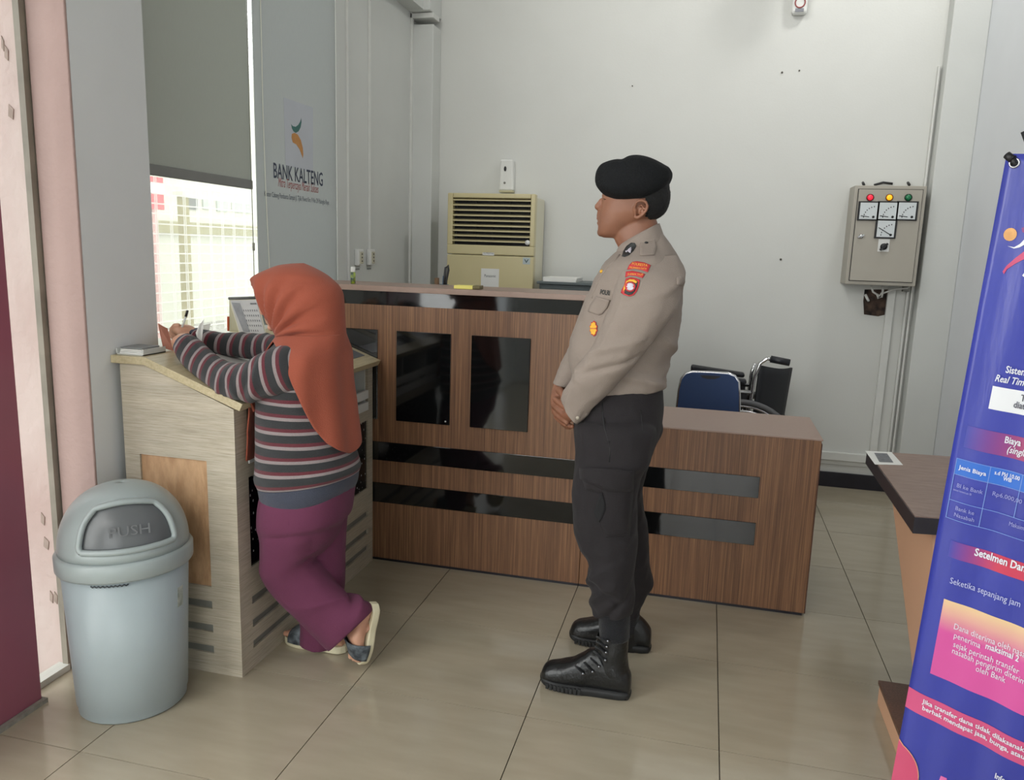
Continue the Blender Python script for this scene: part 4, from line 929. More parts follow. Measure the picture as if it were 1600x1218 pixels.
# price table
tu0, tv0 = buv(1496, 714); _, tv1 = buv(1491, 738); _, tv2 = buv(1485, 778); _, tv3 = buv(1480, 806)
uc1 = buv(1547, 735)[0]; uc2 = buv(1597, 745)[0]; ue = BW-.04
sheet('table_heading', tu0, tv0, ue, tv1, M_HEAD, .0018, 24, 4).build('table_heading', M_HEAD, bs)
ln = lambda a, b, c, d: sheet('rule', a, b, c, d, M_LINE, .0024, 20, 10).build('rule', M_LINE, bs)
for vv in (tv0, tv1, tv2, tv3): ln(tu0, vv, ue, vv+.0012)
for uu, a, b in ((tu0, tv0, tv3), (uc1, tv0, tv3), (uc2, tv0, tv2)): ln(uu, a, uu+.0012, b)
btext('Jenis Biaya', 1500, 731, .0125, bold=.015, xs=.95); btext('s.d Pkl 10.00', 1554, 740, .0120, bold=.015, xs=.72); btext('WIB', 1567, 750, .0115, bold=.02)
btext('BI ke Bank', 1496, 759, .0125, M_BTHIN, xs=.9); btext('sesuai ketentuan BI', 1491, 764, .0065, M_BTHIN)
btext('Rp6.000,00', 1550, 773, .0130, M_BTHIN, xs=.9); btext('Bank ke', 1494, 794, .0125, M_BTHIN, xs=.9); btext('Nasabah', 1492, 804, .0125, M_BTHIN, xs=.9)
btext('Maksimal', 1576, 820, .0130, M_BTHIN)
v0 = buv(1500, 846)[1]; v1 = buv(1497, 872)[1]; 
M_REDB2 = grad('banner_red_band_lower', (58, 66, 160), (196, 62, 88), BR, ucoord(.03), ucoord(.12))
sheet('red_band', .03, v0, BW-.03, v1, M_REDB2, .0018, 24, 6).build('red_band', M_REDB2, bs)
btext('Setelmen Dana', 1523, 866, .0235, bold=.025)
btext('Seketika sepanjang jam', 1486, 908, .0205, mat('banner_lilac_lettering', (186, 190, 226), rough=.35, var=.03))
u0, v0 = buv(1477, 933); _, v1 = buv(1455, 1050)
M_PINKG = grad('banner_pink_gradient', (226, 196, 150), (206, 84, 154), BD, vcoord(v0), vcoord(v0+.075))
sheet('pink_box', u0, v0, BW-.03, v1, M_PINKG, .0018, 24, 24).build('pink_box', M_PINKG, bs)
for t, px, py in (('Dana diterima oleh nasabah', 1491, 980), ('penerima ', 1491, 994), ('sejak perintah transfer', 1490, 1008), ('nasabah pengirim diterima', 1488, 1018), ('oleh Bank', 1525, 1046)):
    btext(t, px, py, .0200)
btext('maksimal 2', 1540, 1011, .0200, bold=.02)
v0 = buv(1426, 1075)[1]; v1 = buv(1422, 1107)[1]
M_PB = mat('banner_rose_band', (204, 84, 128), rough=.3, var=.05)
sheet('rose_band', .0, v0, BW, v1, M_PB, .0018, 24, 6).build('rose_band', M_PB, bs)
btext('Jika transfer dana tidak dilaksanakan', 1443, 1096, .0160, bold=.02, xs=.92); btext('berhak mendapat jasa, bunga, atau', 1442, 1106, .0160, bold=.02, xs=.92)
btext('Informasi', 1555, 1212, .0190, bold=.02)
ul, vl = buv(1408, 1156)
arc = [(0.0, vl-.002)]+[(.055*math.sin(t)*1.0, vl+.075*(1-math.cos(t))+.006) for t in np.linspace(.2, 1.5, 10)]+[(.056, vl+.16), (0.0, vl+.16)]
poly_on('printed_disc', arc, mat('disc_rose', (204, 82, 116), rough=.3, var=.06))
rim = [bw(a+.0008, b, .003) for a, b in arc[:-2]]
MB().tube(rim, .0011, 6).build('disc_outline', mat('disc_gold', (226, 170, 130), rough=.3, var=.04), bs)
poly_on('printed_flag', [buv(*q) for q in ((1468, 1218), (1471, 1210), (1480, 1214), (1482, 1230), (1470, 1230))], mat('flag_pink', (220, 110, 170), rough=.3, var=.04))
# eyelet, hook, poles and feet of the stand
e = bw(.016, .016, .002)
MB().tube([e+(BR*math.cos(t)+BU*math.sin(t))*.0075 for t in np.linspace(0, 2*math.pi, 21)], .0022, 8, cap=False).build('eyelet', M_STEEL, bnr)
hub = BO+BR*.3+BD*.85-BNV*.10; hub[2] = max(hub[2], .5)
tip = BO+BR*.022-BD*.040-BNV*.006
MB().tube([hub, BO+BR*.05+BD*.02-BNV*.012, tip], [.008, .0075, .0085], 12).build('pole', M_BLACKPL, bnr)
MB().tube([BO+BR*.012+BD*.006+BNV*.001, e+BNV*.006, e+BR*.004-BNV*.010], .0055, 10).build('corner_hook', M_BLACKPL, bnr)
MB().tube([BO+BR*.001+BD*.002+BNV*.002, BO+BR*.012+BD*.010+BNV*.004], .007, 10).build('corner_hook', M_BLACKPL, bnr)
tr2 = BO+BR*(BW-.022)-BD*.04-BNV*.006
MB().tube([hub, tr2], .008, 12).build('pole', M_BLACKPL, bnr)
for s, q in ((-1, .03), (1, BW-.03)):
    f_ = BO+BR*q+BD*(BH-.02)-BNV*.006
    MB().tube([hub, f_, np.array([f_[0]+.0, f_[1], .012])], .008, 12).build('pole', M_BLACKPL, bnr)
bk_ = hub-BNV*.42; bk_[2] = .012
bk_ = np.array([min(bk_[0], 1.70), min(bk_[1], -.68), .012])
MB().tube([hub, bk_], .008, 12).build('rear_pole', M_BLACKPL, bnr)
MB().ball(hub, .022, 16, 10).build('hub', M_BLACKPL, bnr)

# ================================================================ people
def px3(p, y): return at(p[0], p[1], 1, y)
def st(A, B, y, b, n=2.2):
    """station from two silhouette points of the photo at depth y"""
    return (px3(A, y), px3(B, y), b, n)
def skin_mat(name, c, c2):
    return mat(name, c, rough=.5, col2=c2, vscale=9, sss=.08, bump=.08, bscale=220)
M_SKIN1 = skin_mat('brown_skin', (146, 100, 77), (126, 84, 64))
M_SKIN2 = skin_mat('light_brown_skin', (206, 160, 134), (186, 138, 114))
def cloth(name, c, var=.07, vscale=6, bump=.25, bscale=420, rough=.85, sheen=.15):
    return mat(name, c, rough=rough, var=var, vscale=vscale, bump=bump, bscale=bscale, sheen=sheen, spec=.25)
M_SHIRT = cloth('grey_brown_uniform_cloth', (146, 134, 125), sheen=.05)
M_TROUS = cloth('black_trouser_cloth', (39, 36, 38), sheen=.05)
M_BERET = cloth('black_felt', (20, 22, 24), bump=.5, bscale=160, sheen=.0)
M_HAIR = mat('black_hair', (12, 12, 13), rough=.85, var=.3, vscale=30, bump=.4, bscale=160)
M_BOOT = mat('black_leather', (26, 27, 28), rough=.3, var=.2, vscale=12, bump=.25, bscale=70)
M_SOLE = mat('black_rubber_sole', (32, 33, 34), rough=.6, var=.2, vscale=30)
M_SOCK = cloth('black_ribbed_sock', (22, 23, 27), bump=.5, bscale=300)
M_EYEW = mat('eye_white', (226, 222, 214), rough=.2, var=.03); M_IRIS = mat('dark_iris', (36, 24, 18), rough=.15, var=.1)
M_LIP = mat('lip', (150, 92, 80), rough=.45, var=.1)

def folds(amp, fu, fv, seed, sharp=1.0):
    """soft directional creases: ridged noise over (length along, angle)"""
    def d(s, th, p, t):
        a = nz(s*fu+seed, math.cos(th)*fv, math.sin(th)*fv+seed*1.7); b = nz(s*fu*2.1-seed, math.cos(th)*fv*1.8+4, math.sin(th)*fv*1.8)
        return amp*(a*.8+(.5-abs(b))*.7*sharp)
    return d
def addf(*fs): return lambda s, th, p, t: sum(f(s, th, p, t) for f in fs)
def crease(s0, w, amp, ang, k=0.0, spread=1.0):
    """one fold running round the limb at length s0, strongest at angle ang, slanted by k"""
    def d(s, th, p, t):
        dth = math.atan2(math.sin(th-ang), math.cos(th-ang)); x = (s-s0-k*dth)/w
        return amp*math.exp(-x*x)*math.exp(-(dth/spread)**2)
    return d

# ---------------------------------------------------------------- the officer
YO = .38
of = thing('person', 'man in grey-brown uniform shirt, black trousers and black beret standing in profile with hands clasped', 'person', (.80, .38, 0))
shirt_torso = [st((899, 611), (1033, 606), YO, .150), st((895, 586), (1037, 586), YO, .160), st((892, 552), (1046, 556), YO, .168), st((898, 518), (1057, 524), YO, .172),
    st((911, 488), (1064, 484), YO, .178), st((922, 458), (1067, 450), YO, .186), st((937, 426), (1066, 424), YO, .190), st((947, 411), (1060, 404), YO, .176),
    st((956, 402), (1050, 388), YO, .135), st((962, 396), (1040, 374), YO, .088), st((966, 393), (1031, 362), YO, .068)]
near_arm = [st((985, 402), (1058, 398), .27, .05), st((974, 414), (1067, 425), .225, .072), st((967, 432), (1068, 446), .200, .080), st((957, 472), (1056, 482), .180, .080),
    st((944, 505), (1024, 525), .170, .072), st((930, 537), (1001, 556), .170, .066), st((911, 565), (977, 583), .178, .060), st((895, 588), (957, 606), .195, .054),
    st((883, 609), (934, 628), .215, .048), st((879, 624), (916, 649), .235, .043), st((885, 638), (903, 661), .245, .038)]
far_arm = [st((950, 412), (1040, 420), .50, .06), st((930, 450), (1005, 470), .555, .075), st((905, 510), (965, 532), .565, .070), st((888, 545), (935, 566), .53, .060),
    st((875, 572), (912, 588), .485, .052), st((865.5, 597), (889, 604), .445, .040)]
_k = lambda a, b: (np.array(a)+np.array(b))/2
shirt_torso = [(a, b_, r*.89, n_) for a, b_, r, n_ in shirt_torso]
def narrow(sts, d):
    """bring an arm in towards the body, most at the shoulder"""
    out = []; m = len(sts)
    for i_, (a, b_, r, n_) in enumerate(sts):
        k = d*(1-(i_/(m-1))**1.5); ya = a[1]+k
        pa, pb = [609-F_PX*np.dot(q-CAM, CU)/np.dot(q-CAM, CF) for q in (a, b_)], [800+F_PX*np.dot(q-CAM, CR)/np.dot(q-CAM, CF) for q in (a, b_)]
        out.append((at(pb[0], pa[0], 1, ya), at(pb[1], pa[1], 1, ya), r*.95, n_))
    return out
near_arm = narrow(near_arm, .052); far_arm = narrow(far_arm, -.052)
tz = MB()
loft(tz, shirt_torso, 64, 7, disp=addf(folds(.010, 10, 1.6, 3), crease(.16, .022, .016, math.pi+.3, .06, .8), crease(.10, .018, .014, math.pi-.5, -.05, .9), crease(.05, .016, .014, -2.2, .05, 1.0),
     crease(.24, .05, -.006, -1.9, .10, .6), lambda s, th, p, t: .010*math.exp(-((s-.02)/.03)**2)), cap=(False, False))
sh = tz.build('shirt', M_SHIRT, of, solidify=.003)
arm_disp = addf(folds(.007, 12, 1.3, 9), crease(.34, .018, .010, -1.2, .05, 1.2), crease(.41, .015, -.010, -1.6, .06, 1.2), crease(.46, .015, .010, -.6, -.05, 1.0), crease(.12, .02, .009, -2.2, .08, .9),
     lambda s, th, p, t: .0055*math.exp(-((math.atan2(math.sin(th+.95), math.cos(th+.95)))/.07)**2)*min(1, t*4))
a1 = loft(MB(), near_arm, 48, 8, disp=arm_disp, cap=(False, False)).build('sleeve', M_SHIRT, of, solidify=.003)
a2 = loft(MB(), far_arm, 40, 8, disp=folds(.004, 14, 1.2, 21), cap=(False, False)).build('sleeve', M_SHIRT, of, solidify=.003)
# collar: stand-up band and folded leaf
col = [st((963, 398), (1036, 372), YO, .074), st((965, 391), (1032, 360), YO, .070), st((969, 384), (1028, 350), YO, .066)]
loft(MB(), col, 48, 5, cap=(False, False)).build('collar', M_SHIRT, of, solidify=.004)
lf = [st((958, 407), (1040, 376), YO, .088), st((963, 398), (1036, 366), YO, .080), st((968.5, 386), (1030, 349), YO, .070)]
loft(MB(), lf, 48, 5, cap=(False, False), keep=lambda p, t, th: abs(math.atan2(math.sin(th), math.cos(th))) > .28).build('collar_leaf', M_SHIRT, of, solidify=.003)

# head and body: one continuous surface
YH = YO
head = [st((943, 371), (966, 372), YH, .022), st((936, 367), (978, 366), YH, .038, 2.3), st((934.6, 359), (990, 357), YH, .049, 2.3), st((935, 351), (1004, 349), YH, .058, 2.3), st((935.4, 342), (1024, 340), YH, .066, 2.3),
    st((936.8, 333), (1035, 331), YH, .072, 2.3), st((941.0, 321), (1040, 320), YH, .075, 2.3), st((942, 311), (1042, 310), YH, .077), st((942, 300), (1042, 298), YH, .078), st((949, 284), (1038, 282), YH, .073), st((962, 270), (1026, 268), YH, .055), st((982, 262), (1008, 261), YH, .02)]
neck = [st((955, 358), (1022, 330), YH, .050), st((961, 376), (1027, 347), YH, .055), st((967, 390), (1032, 362), YH, .060), st((964, 408), (1040, 384), YH, .075), st((958, 430), (1050, 420), YH, .12)]
def inner(sts, k=.86): return [(q[0]*(.5+k/2)+q[1]*(.5-k/2), q[1]*(.5+k/2)+q[0]*(.5-k/2), q[2]*k, q[3]) for q in sts]
bd = MB()
loft(bd, head, 56, 6); loft(bd, neck, 40, 6)
P = lambda px, py, y: at(px, py, 1, y)
def face(mb, nose, wing, lipu, lipl, chin, brow, yc, k=1.0):
    mb.tube([P(*nose[0], yc), P(*nose[1], yc), P(*nose[2], yc)], [.008*k, .0095*k, .0115*k], 12)
    mb.ball(P(*nose[2], yc), .0105*k, 14, 10)
    for s in (-1, 1): mb.ball(P(*wing, yc+s*.012*k), .0085*k, 12, 8)
    for s in (-1, 1): mb.tube([P(*brow, yc+s*.012), P(brow[0]+1.5, brow[1], yc+s*.028), P(brow[0]+7, brow[1]+1, yc+s*.045)], [.006, .007, .005], 10)
    mb.ball(P(*chin, yc), .016*k, 14, 10, scale=(.8, 1.15, .9))
face(bd, ((941.5, 311), (937.5, 317.5), (934.0, 323)), (938.8, 326.5), None, None, (939, 362.5), (943, 306), YH)
for (x, y, r) in ((935.6, 341, .0078), (936.2, 348.8, .0078)):
    bd.tube([P(x+5, y+.5, YH-.024), P(x+.8, y, YH-.012), P(x, y-.3, YH), P(x+.8, y, YH+.012), P(x+5, y+.5, YH+.024)], [.004, r*.9, r, r*.9, .004], 10)
bd.tube([P(938.6, 327, YH), P(937.0, 332, YH), P(936.2, 338, YH)], [.008, .0085, .009], 12)
for s in (-1, 1):   # ears: rim, lobe, bowl
    ye = YH+s*.077
    rim = [P(x, y, ye+s*dy) for x, y, dy in ((993, 334, -.002), (991, 325, .004), (994, 316, .010), (1001, 312.5, .013), (1009, 315, .013), (1012, 322, .011), (1009, 330, .008), (1003, 336, .004), (996, 340, .001), (991, 338.5, -.002))]
    bd.tube(rim, [.004, .0045, .0045, .005, .005, .005, .0048, .005, .0065, .005], 10)
    bd.ball(P(1001, 326, ye-s*.009), .016, 14, 10, scale=(.9, .45, 1.25))
    bd.tube([P(998, 322, ye+s*.004), P(1003, 320, ye+s*.007), P(1006, 325, ye+s*.006), P(1001, 331, ye+s*.003)], .0034, 8); bd.ball(P(993, 328, ye+s*.001), .0052, 10, 8)
loft(bd, inner(shirt_torso, .84), 40, 4); loft(bd, inner(near_arm, .72), 28, 5); loft(bd, inner(far_arm, .72), 28, 5)
near_leg = [st((900, 655), (1010, 655), .285, .085), st((899, 672), (1024, 674), .270, .098), st((901, 706), (1017, 716), .262, .104), st((897, 742), (1003, 742), .255, .102), st((895, 782), (997, 782), .250, .098), st((897, 817), (994, 822), .245, .094),
    st((905, 848), (995, 852), .240, .088), st((920, 872), (993, 876), .235, .080), st((918, 897), (991, 902), .232, .082), st((925, 918), (992, 924), .230, .074), st((929, 940), (989, 945), .228, .070), st((933, 957), (985, 959), .226, .056)]
far_leg = [st((915, 650), (1032, 655), .465, .085), st((908, 672), (1034, 676), .475, .098), st((912, 720), (1014, 722), .485, .100), st((914, 780), (1004, 785), .495, .094), st((918, 830), (1012, 832), .505, .090), st((925, 865), (1015, 872), .515, .082),
    st((930, 897), (1016, 902), .525, .078), st((938, 925), (1013, 928), .530, .068), st((945, 945), (1002, 949), .535, .056), st((950, 960), (999, 963), .540, .050)]
waist = [st((899, 606), (1034, 600), YO, .140), st((898, 625), (1036, 622), YO, .152), st((898, 650), (1037, 645), YO, .168), st((899, 680), (1032, 676), YO, .178), st((901, 712), (1020, 706), YO, .172)]
loft(bd, inner(waist, .84), 36, 4); loft(bd, inner(near_leg, .78)+[st((945, 1000), (975, 1000), .215, .03), st((940, 1060), (975, 1060), .205, .03)], 28, 4); loft(bd, inner(far_leg, .78)+[st((965, 985), (990, 985), .545, .03), st((960, 1010), (990, 1010), .55, .03)], 28, 4)
# hands: the far (right) hand closes over the left one
loft(bd, [st((868, 592), (886, 596), .450, .024), st((864.5, 603), (884, 605), .440, .025), st((861.5, 615), (882, 616), .420, .033), st((861, 627), (880, 627), .400, .040), st((863.5, 641), (876, 641), .385, .038), st((868, 650), (874, 649), .38, .026)], 28, 6)
FG = [([(867, 623, .352), (876, 630.5, .312), (886, 638, .288), (894.5, 644.5, .276)], .0098), ([(865, 632, .362), (874, 641, .310), (884.5, 648.5, .282), (893, 654, .274)], .0102),
      ([(865.5, 642, .372), (873, 650, .318), (880.5, 656, .288), (886, 660, .280)], .0098), ([(868, 650, .388), (874, 656.5, .336), (879.5, 661, .304), (884, 664, .294)], .0086)]
for pts, r in FG: bd.tube([P(*q) for q in catmull(pts, 4)], [r*(1.08-.25*i/12) for i in range(13)], 12); bd.ball(P(*pts[-1]), r*.86, 12, 8)
bd.tube([P(*q) for q in catmull([(873, 608, .40), (880, 617, .352), (885, 627, .318), (889, 635, .300)], 4)], [.0135-.0035*i/12 for i in range(13)], 12)
loft(bd, [st((884, 640), (900, 655), .262, .020), st((879, 643), (892, 658), .290, .026), st((873, 640), (886, 656), .325, .034), st((868, 640), (880, 654), .355, .030)], 24, 5)
for pts, r in (([(884, 660, .335), (889, 664.5, .305), (894.5, 666, .288)], .0094), ([(877, 657, .365), (884, 664, .340), (890, 668, .318)], .009), ([(876, 652, .375), (880, 661, .365), (886, 668, .345)], .0085), ([(872, 648, .385), (875, 657, .38), (880, 664, .37)], .008)):
    bd.tube([P(*q) for q in catmull(pts, 4)], [r*(1.05-.2*i/8) for i in range(9)], 12); bd.ball(P(*pts[-1]), r*.82, 12, 8)
remeshed('body', bd, M_SKIN1, of, .0034, 2)
for s in (-1, 1):
    e = P(950, 311.5, YH+s*.031); eb = MB().ball(e, .0125, 16, 12).build('eye', M_EYEW, of)
    MB().ball(e+np.array([-.0062, s*.001, 0]), .0072, 14, 10).build('iris', M_IRIS, eb)
    lid = MB(); lid.tube([P(945, 309.2, YH+s*.020), P(943.6, 308.6, YH+s*.031), P(946.5, 309.5, YH+s*.042), P(951, 311.5, YH+s*.046)], [.003, .0042, .0042, .003], 8); lid.build('eyelid', M_SKIN1, eb)
    MB().tube([P(945.5, 310.4, YH+s*.020), P(943.4, 309.9, YH+s*.031), P(946.5, 311, YH+s*.043), P(951.5, 313, YH+s*.0475)], [.0012, .0022, .0022, .0012], 8).build('eyelash', M_HAIR, eb)
for x, y in ((934.2, 341.2), (934.9, 348.6)):
    MB().tube([P(x+4.5, y+.5, YH-.020), P(x+1.0, y, YH-.011), P(x+.2, y-.2, YH), P(x+1.0, y, YH+.011), P(x+4.5, y+.5, YH+.020)], [.002, .0045, .005, .0045, .002], 10).build('lip', M_LIP, of)
# hair: a cap over the back of the skull, cut along the hairline
def hairline(p, t, th):
    py = 609-F_PX*np.dot(p-CAM, CU)/np.dot(p-CAM, CF); px = 800+F_PX*np.dot(p-CAM, CR)/np.dot(p-CAM, CF)
    return px > (990 if py < 309 else 1008 if py < 320 else 1012 if py < 330 else 1010 if py < 338 else 1012+(py-338)*1.0)
hs = [(q[0]+(q[0]-q[1])*.035, q[1]-(q[0]-q[1])*.035, q[2]*1.055, q[3]) for q in head[3:]]
hs = [st((960, 355), (1024.5, 350), YH, .060)]+hs
loft(MB(), hs, 72, 7, keep=hairline, cap=(False, False), disp=lambda s, th, p, t: .0022*nz(p[0]*130, p[1]*130, p[2]*130)).build('hair', M_HAIR, of, solidify=.006)
# beret
br = [(931, 276, 285, .02), (934.5, 267, 292.5, .050), (942, 258.5, 300.5, .080), (952, 253.5, 306.5, .098), (964, 250, 312, .108), (975, 250.5, 313, .112), (986, 246, 313.5, .113), (998, 244, 313, .112), (1010, 245.5, 311.5, .108),
      (1022, 250, 306.5, .100), (1032, 255, 299, .090), (1040, 259.5, 291, .076), (1046, 263, 284, .058), (1049.5, 268, 278, .032), (1050.6, 271, 274.5, .012)]
be = MB(); loft(be, [st((x, a), (x, b+2.5*min(1, w/.1)), YH, w, 3.6) for x, a, b, w in br], 48, 4, disp=lambda s, th, p, t: .003*nz(p[0]*22, p[1]*22, p[2]*22))
bro = be.build('beret', M_BERET, of)
# uniform details that lie on a given garment: small shapes pushed onto its near surface by a ray
def near_hit(obj, px, py):
    dg = bpy.context.evaluated_depsgraph_get(); ev = obj.evaluated_get(dg)
    o = Vector(CAM); d = Vector(CF + CR*((px-800)/F_PX) - CU*((py-609)/F_PX)).normalized()
    best = None; org = Vector(obj['_org'])
    h = ev.ray_cast(o-org, d)
    return np.array(h[1]+org) if h[0] else None
def patch_on(name, pts, m, targets, parent, off=.002, cuts=3, th=.0012):
    """small cloth piece laid on the nearest garment surface under the given outline"""
    bpy.context.view_layer.update()
    me = bmesh.new(); f = me.faces.new([me.verts.new((x, y, 0)) for x, y in pts]); bmesh.ops.triangulate(me, faces=[f])
    bmesh.ops.subdivide_edges(me, edges=me.edges, cuts=cuts, use_grid_fill=True); me.verts.index_update(); vs = []; last = None
    for v in me.verts:
        hits = [h for h in (near_hit(t, v.co.x, v.co.y) for t in targets) if h is not None]
        if hits: h = min(hits, key=lambda q: np.linalg.norm(q-CAM)); last = h
        else: h = P(v.co.x, v.co.y, last[1]) if last is not None else P(v.co.x, v.co.y, YO-.17)
        d = CAM-h; vs.append(h+d/np.linalg.norm(d)*off)
    fs = [[w.index for w in f.verts] for f in me.faces]; me.free()
    return MB().add(vs, fs, 0, True).build(name, m, parent, solidify=th)
M_PRED = mat('badge_red', (196, 52, 58), rough=.6, var=.08, vscale=90); M_PYEL = mat('badge_yellow', (232, 176, 52), rough=.6, var=.12, vscale=90)
M_PBLK = mat('badge_black', (38, 40, 40), rough=.6, var=.1, vscale=60); M_PWHT = mat('badge_white', (214, 208, 220), rough=.6, var=.2, vscale=120)
SL = [a1, sh]
def surf_text(body, p0, p1, size, m, targets, off=.0035, bold=.02, shear=0.0, parent=None):
    a, b = [min((h for h in (near_hit(t, *q) for t in targets) if h is not None), key=lambda z: np.linalg.norm(z-CAM)) for q in (p0, p1)]
    d = CAM-a; d = d/np.linalg.norm(d); R = b-a; L = np.linalg.norm(R); U = np.cross(d, R/L)
    text('lettering', body, m, parent, a+d*off, R/L, U, size, width=L, bold=bold, shear=shear, depth=0)
bpy.context.view_layer.update()
p1 = patch_on('shoulder_patch', [(988, 409), (996, 408), (1007, 410), (1017, 414), (1012, 425), (1003, 421.5), (992, 419.5), (980, 421), (983, 414)], M_PRED, SL, a1)
surf_text('POLRESTA', (987, 413.5), (1011, 416.5), .0115, M_PYEL, SL, .005, .0, parent=a1); surf_text('PALANGKA RAYA', (983.5, 419), (1010, 421), .0085, M_PYEL, SL, .005, .0, parent=a1)
p2 = patch_on('shoulder_patch', [(978, 424), (988, 423), (998, 425), (1008, 428), (1004, 434), (994, 431), (984, 430), (977, 433)], M_PRED, SL, a1)
surf_text('SUMBER TRUT', (980.5, 429.5), (1004.5, 430.5), .0085, M_PYEL, SL, .005, .0, parent=a1)
p3 = patch_on('shield_patch', [(978, 435), (986, 433), (994, 434.5), (1000, 437), (998, 447), (995, 455), (990, 461), (983, 463), (974, 460), (970, 457), (972, 451), (975, 446)], M_PRED, SL, a1, .0022)
p4 = patch_on('shield_field', [(980, 437), (987, 435.5), (994, 437.5), (997, 440), (995, 448), (992, 455), (988, 459.5), (982, 461), (975.5, 458), (977, 450)], M_PBLK, SL, a1, .0032)
p5 = patch_on('shield_arc', [(979, 439), (984, 436), (991, 436.5), (996, 440), (993.5, 442.5), (988, 439.5), (982, 441), (977, 451), (974, 455), (974.5, 449)], M_PYEL, SL, a1, .0042)
p6 = patch_on('shield_disc', [(984.5+8.4*math.cos(t), 447.5+8.2*math.sin(t)) for t in np.linspace(0, 2*math.pi, 15)[:-1]], M_PRED, SL, a1, .0050)
p7 = patch_on('shield_star', [(984.5+(6.4 if k % 2 else 4.2)*math.cos(t), 447.5+(6.2 if k % 2 else 4.0)*math.sin(t)) for k, t in enumerate(np.linspace(0, 2*math.pi, 19)[:-1])], M_PWHT, SL, a1, .0060)
patch_on('chest_pocket_flap', [(931, 463), (953, 469), (949, 480), (941, 490), (935, 492), (919, 486), (922, 477)], M_SHIRT, [sh], sh, .004, 4, .004)
surf_text('POLRI', (937, 459), (952, 461), .0205, M_PBLK, [sh], .004, .03, parent=sh)
star = [(927.5+(6.6 if k % 2 else 5.2)*math.cos(t), 513+(12.2 if k % 2 else 10.2)*math.sin(t)) for k, t in enumerate(np.linspace(0, 2*math.pi, 21)[:-1])]
patch_on('star_badge', star, M_PRED, [sh], sh, .003); patch_on('star_badge', [(927+(x-927.5)*.84, 513+(y-513)*.86) for x, y in star], M_PYEL, [sh], sh, .0045)
surf_text('POLRI', (923, 514), (931.5, 514), .006, M_PRED, [sh], .006, parent=sh)
patch_on('collar_badge', [(971.5, 400), (974, 392), (979, 384), (986, 379), (992, 379.5), (994, 384), (990, 391), (983, 398), (976, 401)], M_PBLK, [sh, a1] + [o for o in of.children if o.name.startswith('collar')], sh, .004)
patch_on('rank_chevron', [(977, 392), (981, 389.5), (986, 386), (986.5, 389), (985, 395), (983, 394), (983.5, 390.5), (981, 392), (978, 394)], M_PWHT, [sh, a1] + [o for o in of.children if o.name.startswith('collar')], sh, .0062)
patch_on('epaulette', [(1001, 379), (1012, 373), (1024, 375), (1026, 388), (1022, 398), (1000, 399), (1000, 390)], M_SHIRT, SL, sh, .004, 4, .004)
pb = near_hit(sh, 1010, 379); 
if pb is not None:
    pb = pb + (CAM-pb)/np.linalg.norm(CAM-pb)*.008; MB().ball(pb, .006, 12, 8, scale=(1, .6, .7)).build('button', M_SOLE, sh)
cb_ = near_hit(a1, 902.5, 652.5)
if cb_ is not None: MB().ball(cb_+(CAM-cb_)/np.linalg.norm(CAM-cb_)*.002, .0062, 14, 8, scale=(1, .6, 1)).build('cuff_button', mat('grey_button', (172, 162, 146), rough=.3, var=.05), a1)
patch_on('sleeve_tab', [(1057, 434), (1064, 431), (1070, 440), (1066, 447), (1058, 444)], M_SHIRT, SL, a1, .004, 2, .004)
gp = near_hit(sh, 940, 424)
if gp is not None: MB().ball(gp+(CAM-gp)/np.linalg.norm(CAM-gp)*.003, .006, 10, 8).build('gold_pin', M_PYEL, sh)
MB().tube([q for q in (near_hit(sh, x, y) for x, y in ((968, 398), (962, 406), (951, 416), (941, 428), (932, 446), (925, 466))) if q is not None], .0035, 6).build('front_placket', M_SHIRT, sh)

# trousers
tr_ = MB()
tf = addf(folds(.009, 9, 1.4, 5))
loft(tr_, waist, 48, 6, disp=folds(.003, 8, 1.2, 2))
loft(tr_, near_leg, 52, 8, disp=addf(tf, crease(.52, .018, .014, -.8, .06, 1.1), crease(.56, .014, -.014, -1.2, -.06, 1.0), crease(.61, .016, .016, -.4, .05, 1.3), crease(.645, .014, -.014, -1.4, .06, 1.2), crease(.69, .018, .014, -1.0, -.05, 1.4), crease(.45, .02, -.009, -1.9, .05, .9), crease(.74, .02, .010, -2, .03, 1.5)))
loft(tr_, far_leg, 44, 8, disp=addf(tf, crease(.62, .03, .010, 2.6, .05, 1.2), crease(.70, .025, -.010, 3.0, -.04, 1.2)))
tro = remeshed('trousers', tr_, M_TROUS, of, .0052, 5)
bpy.context.view_layer.update()
patch_on('cargo_pocket', [(905, 731), (960, 733), (990, 737), (990, 770), (984, 836), (946, 838), (936, 812), (940, 770), (915, 765)], M_TROUS, [tro], tro, .004, 5, .004)
patch_on('pocket_opening', [(940, 768), (945, 784), (946, 795), (942, 806), (936, 816), (930, 806), (928, 800), (933, 783)], mat('pocket_opening_shade', (22, 22, 24), rough=.9, var=.1), [tro], tro, .0085, 3, .002)  # dark patch paints the shade inside the gaping pocket
patch_on('pocket_flap', [(905, 730), (960, 732), (991, 736), (989, 768), (950, 768), (906, 748)], M_TROUS, [tro], tro, .009, 4, .004)
def seam(name, pts, par, r=.0022, m=M_SOLE):
    q = [h for h in (near_hit(par, x, y) for x, y in pts) if h is not None]
    if len(q) > 1: MB().tube(q, r, 6).build(name, m, par)
bpy.context.view_layer.update()
seam('pocket_seam', [(941, 628), (942, 650), (945, 670), (950, 688), (953, 690)], tro); seam('side_seam', [(952, 690), (953, 705), (952, 722)], tro, .0016)
seam('hip_seam', [(1001, 640), (1003, 660), (1004, 674)], tro, .0014)
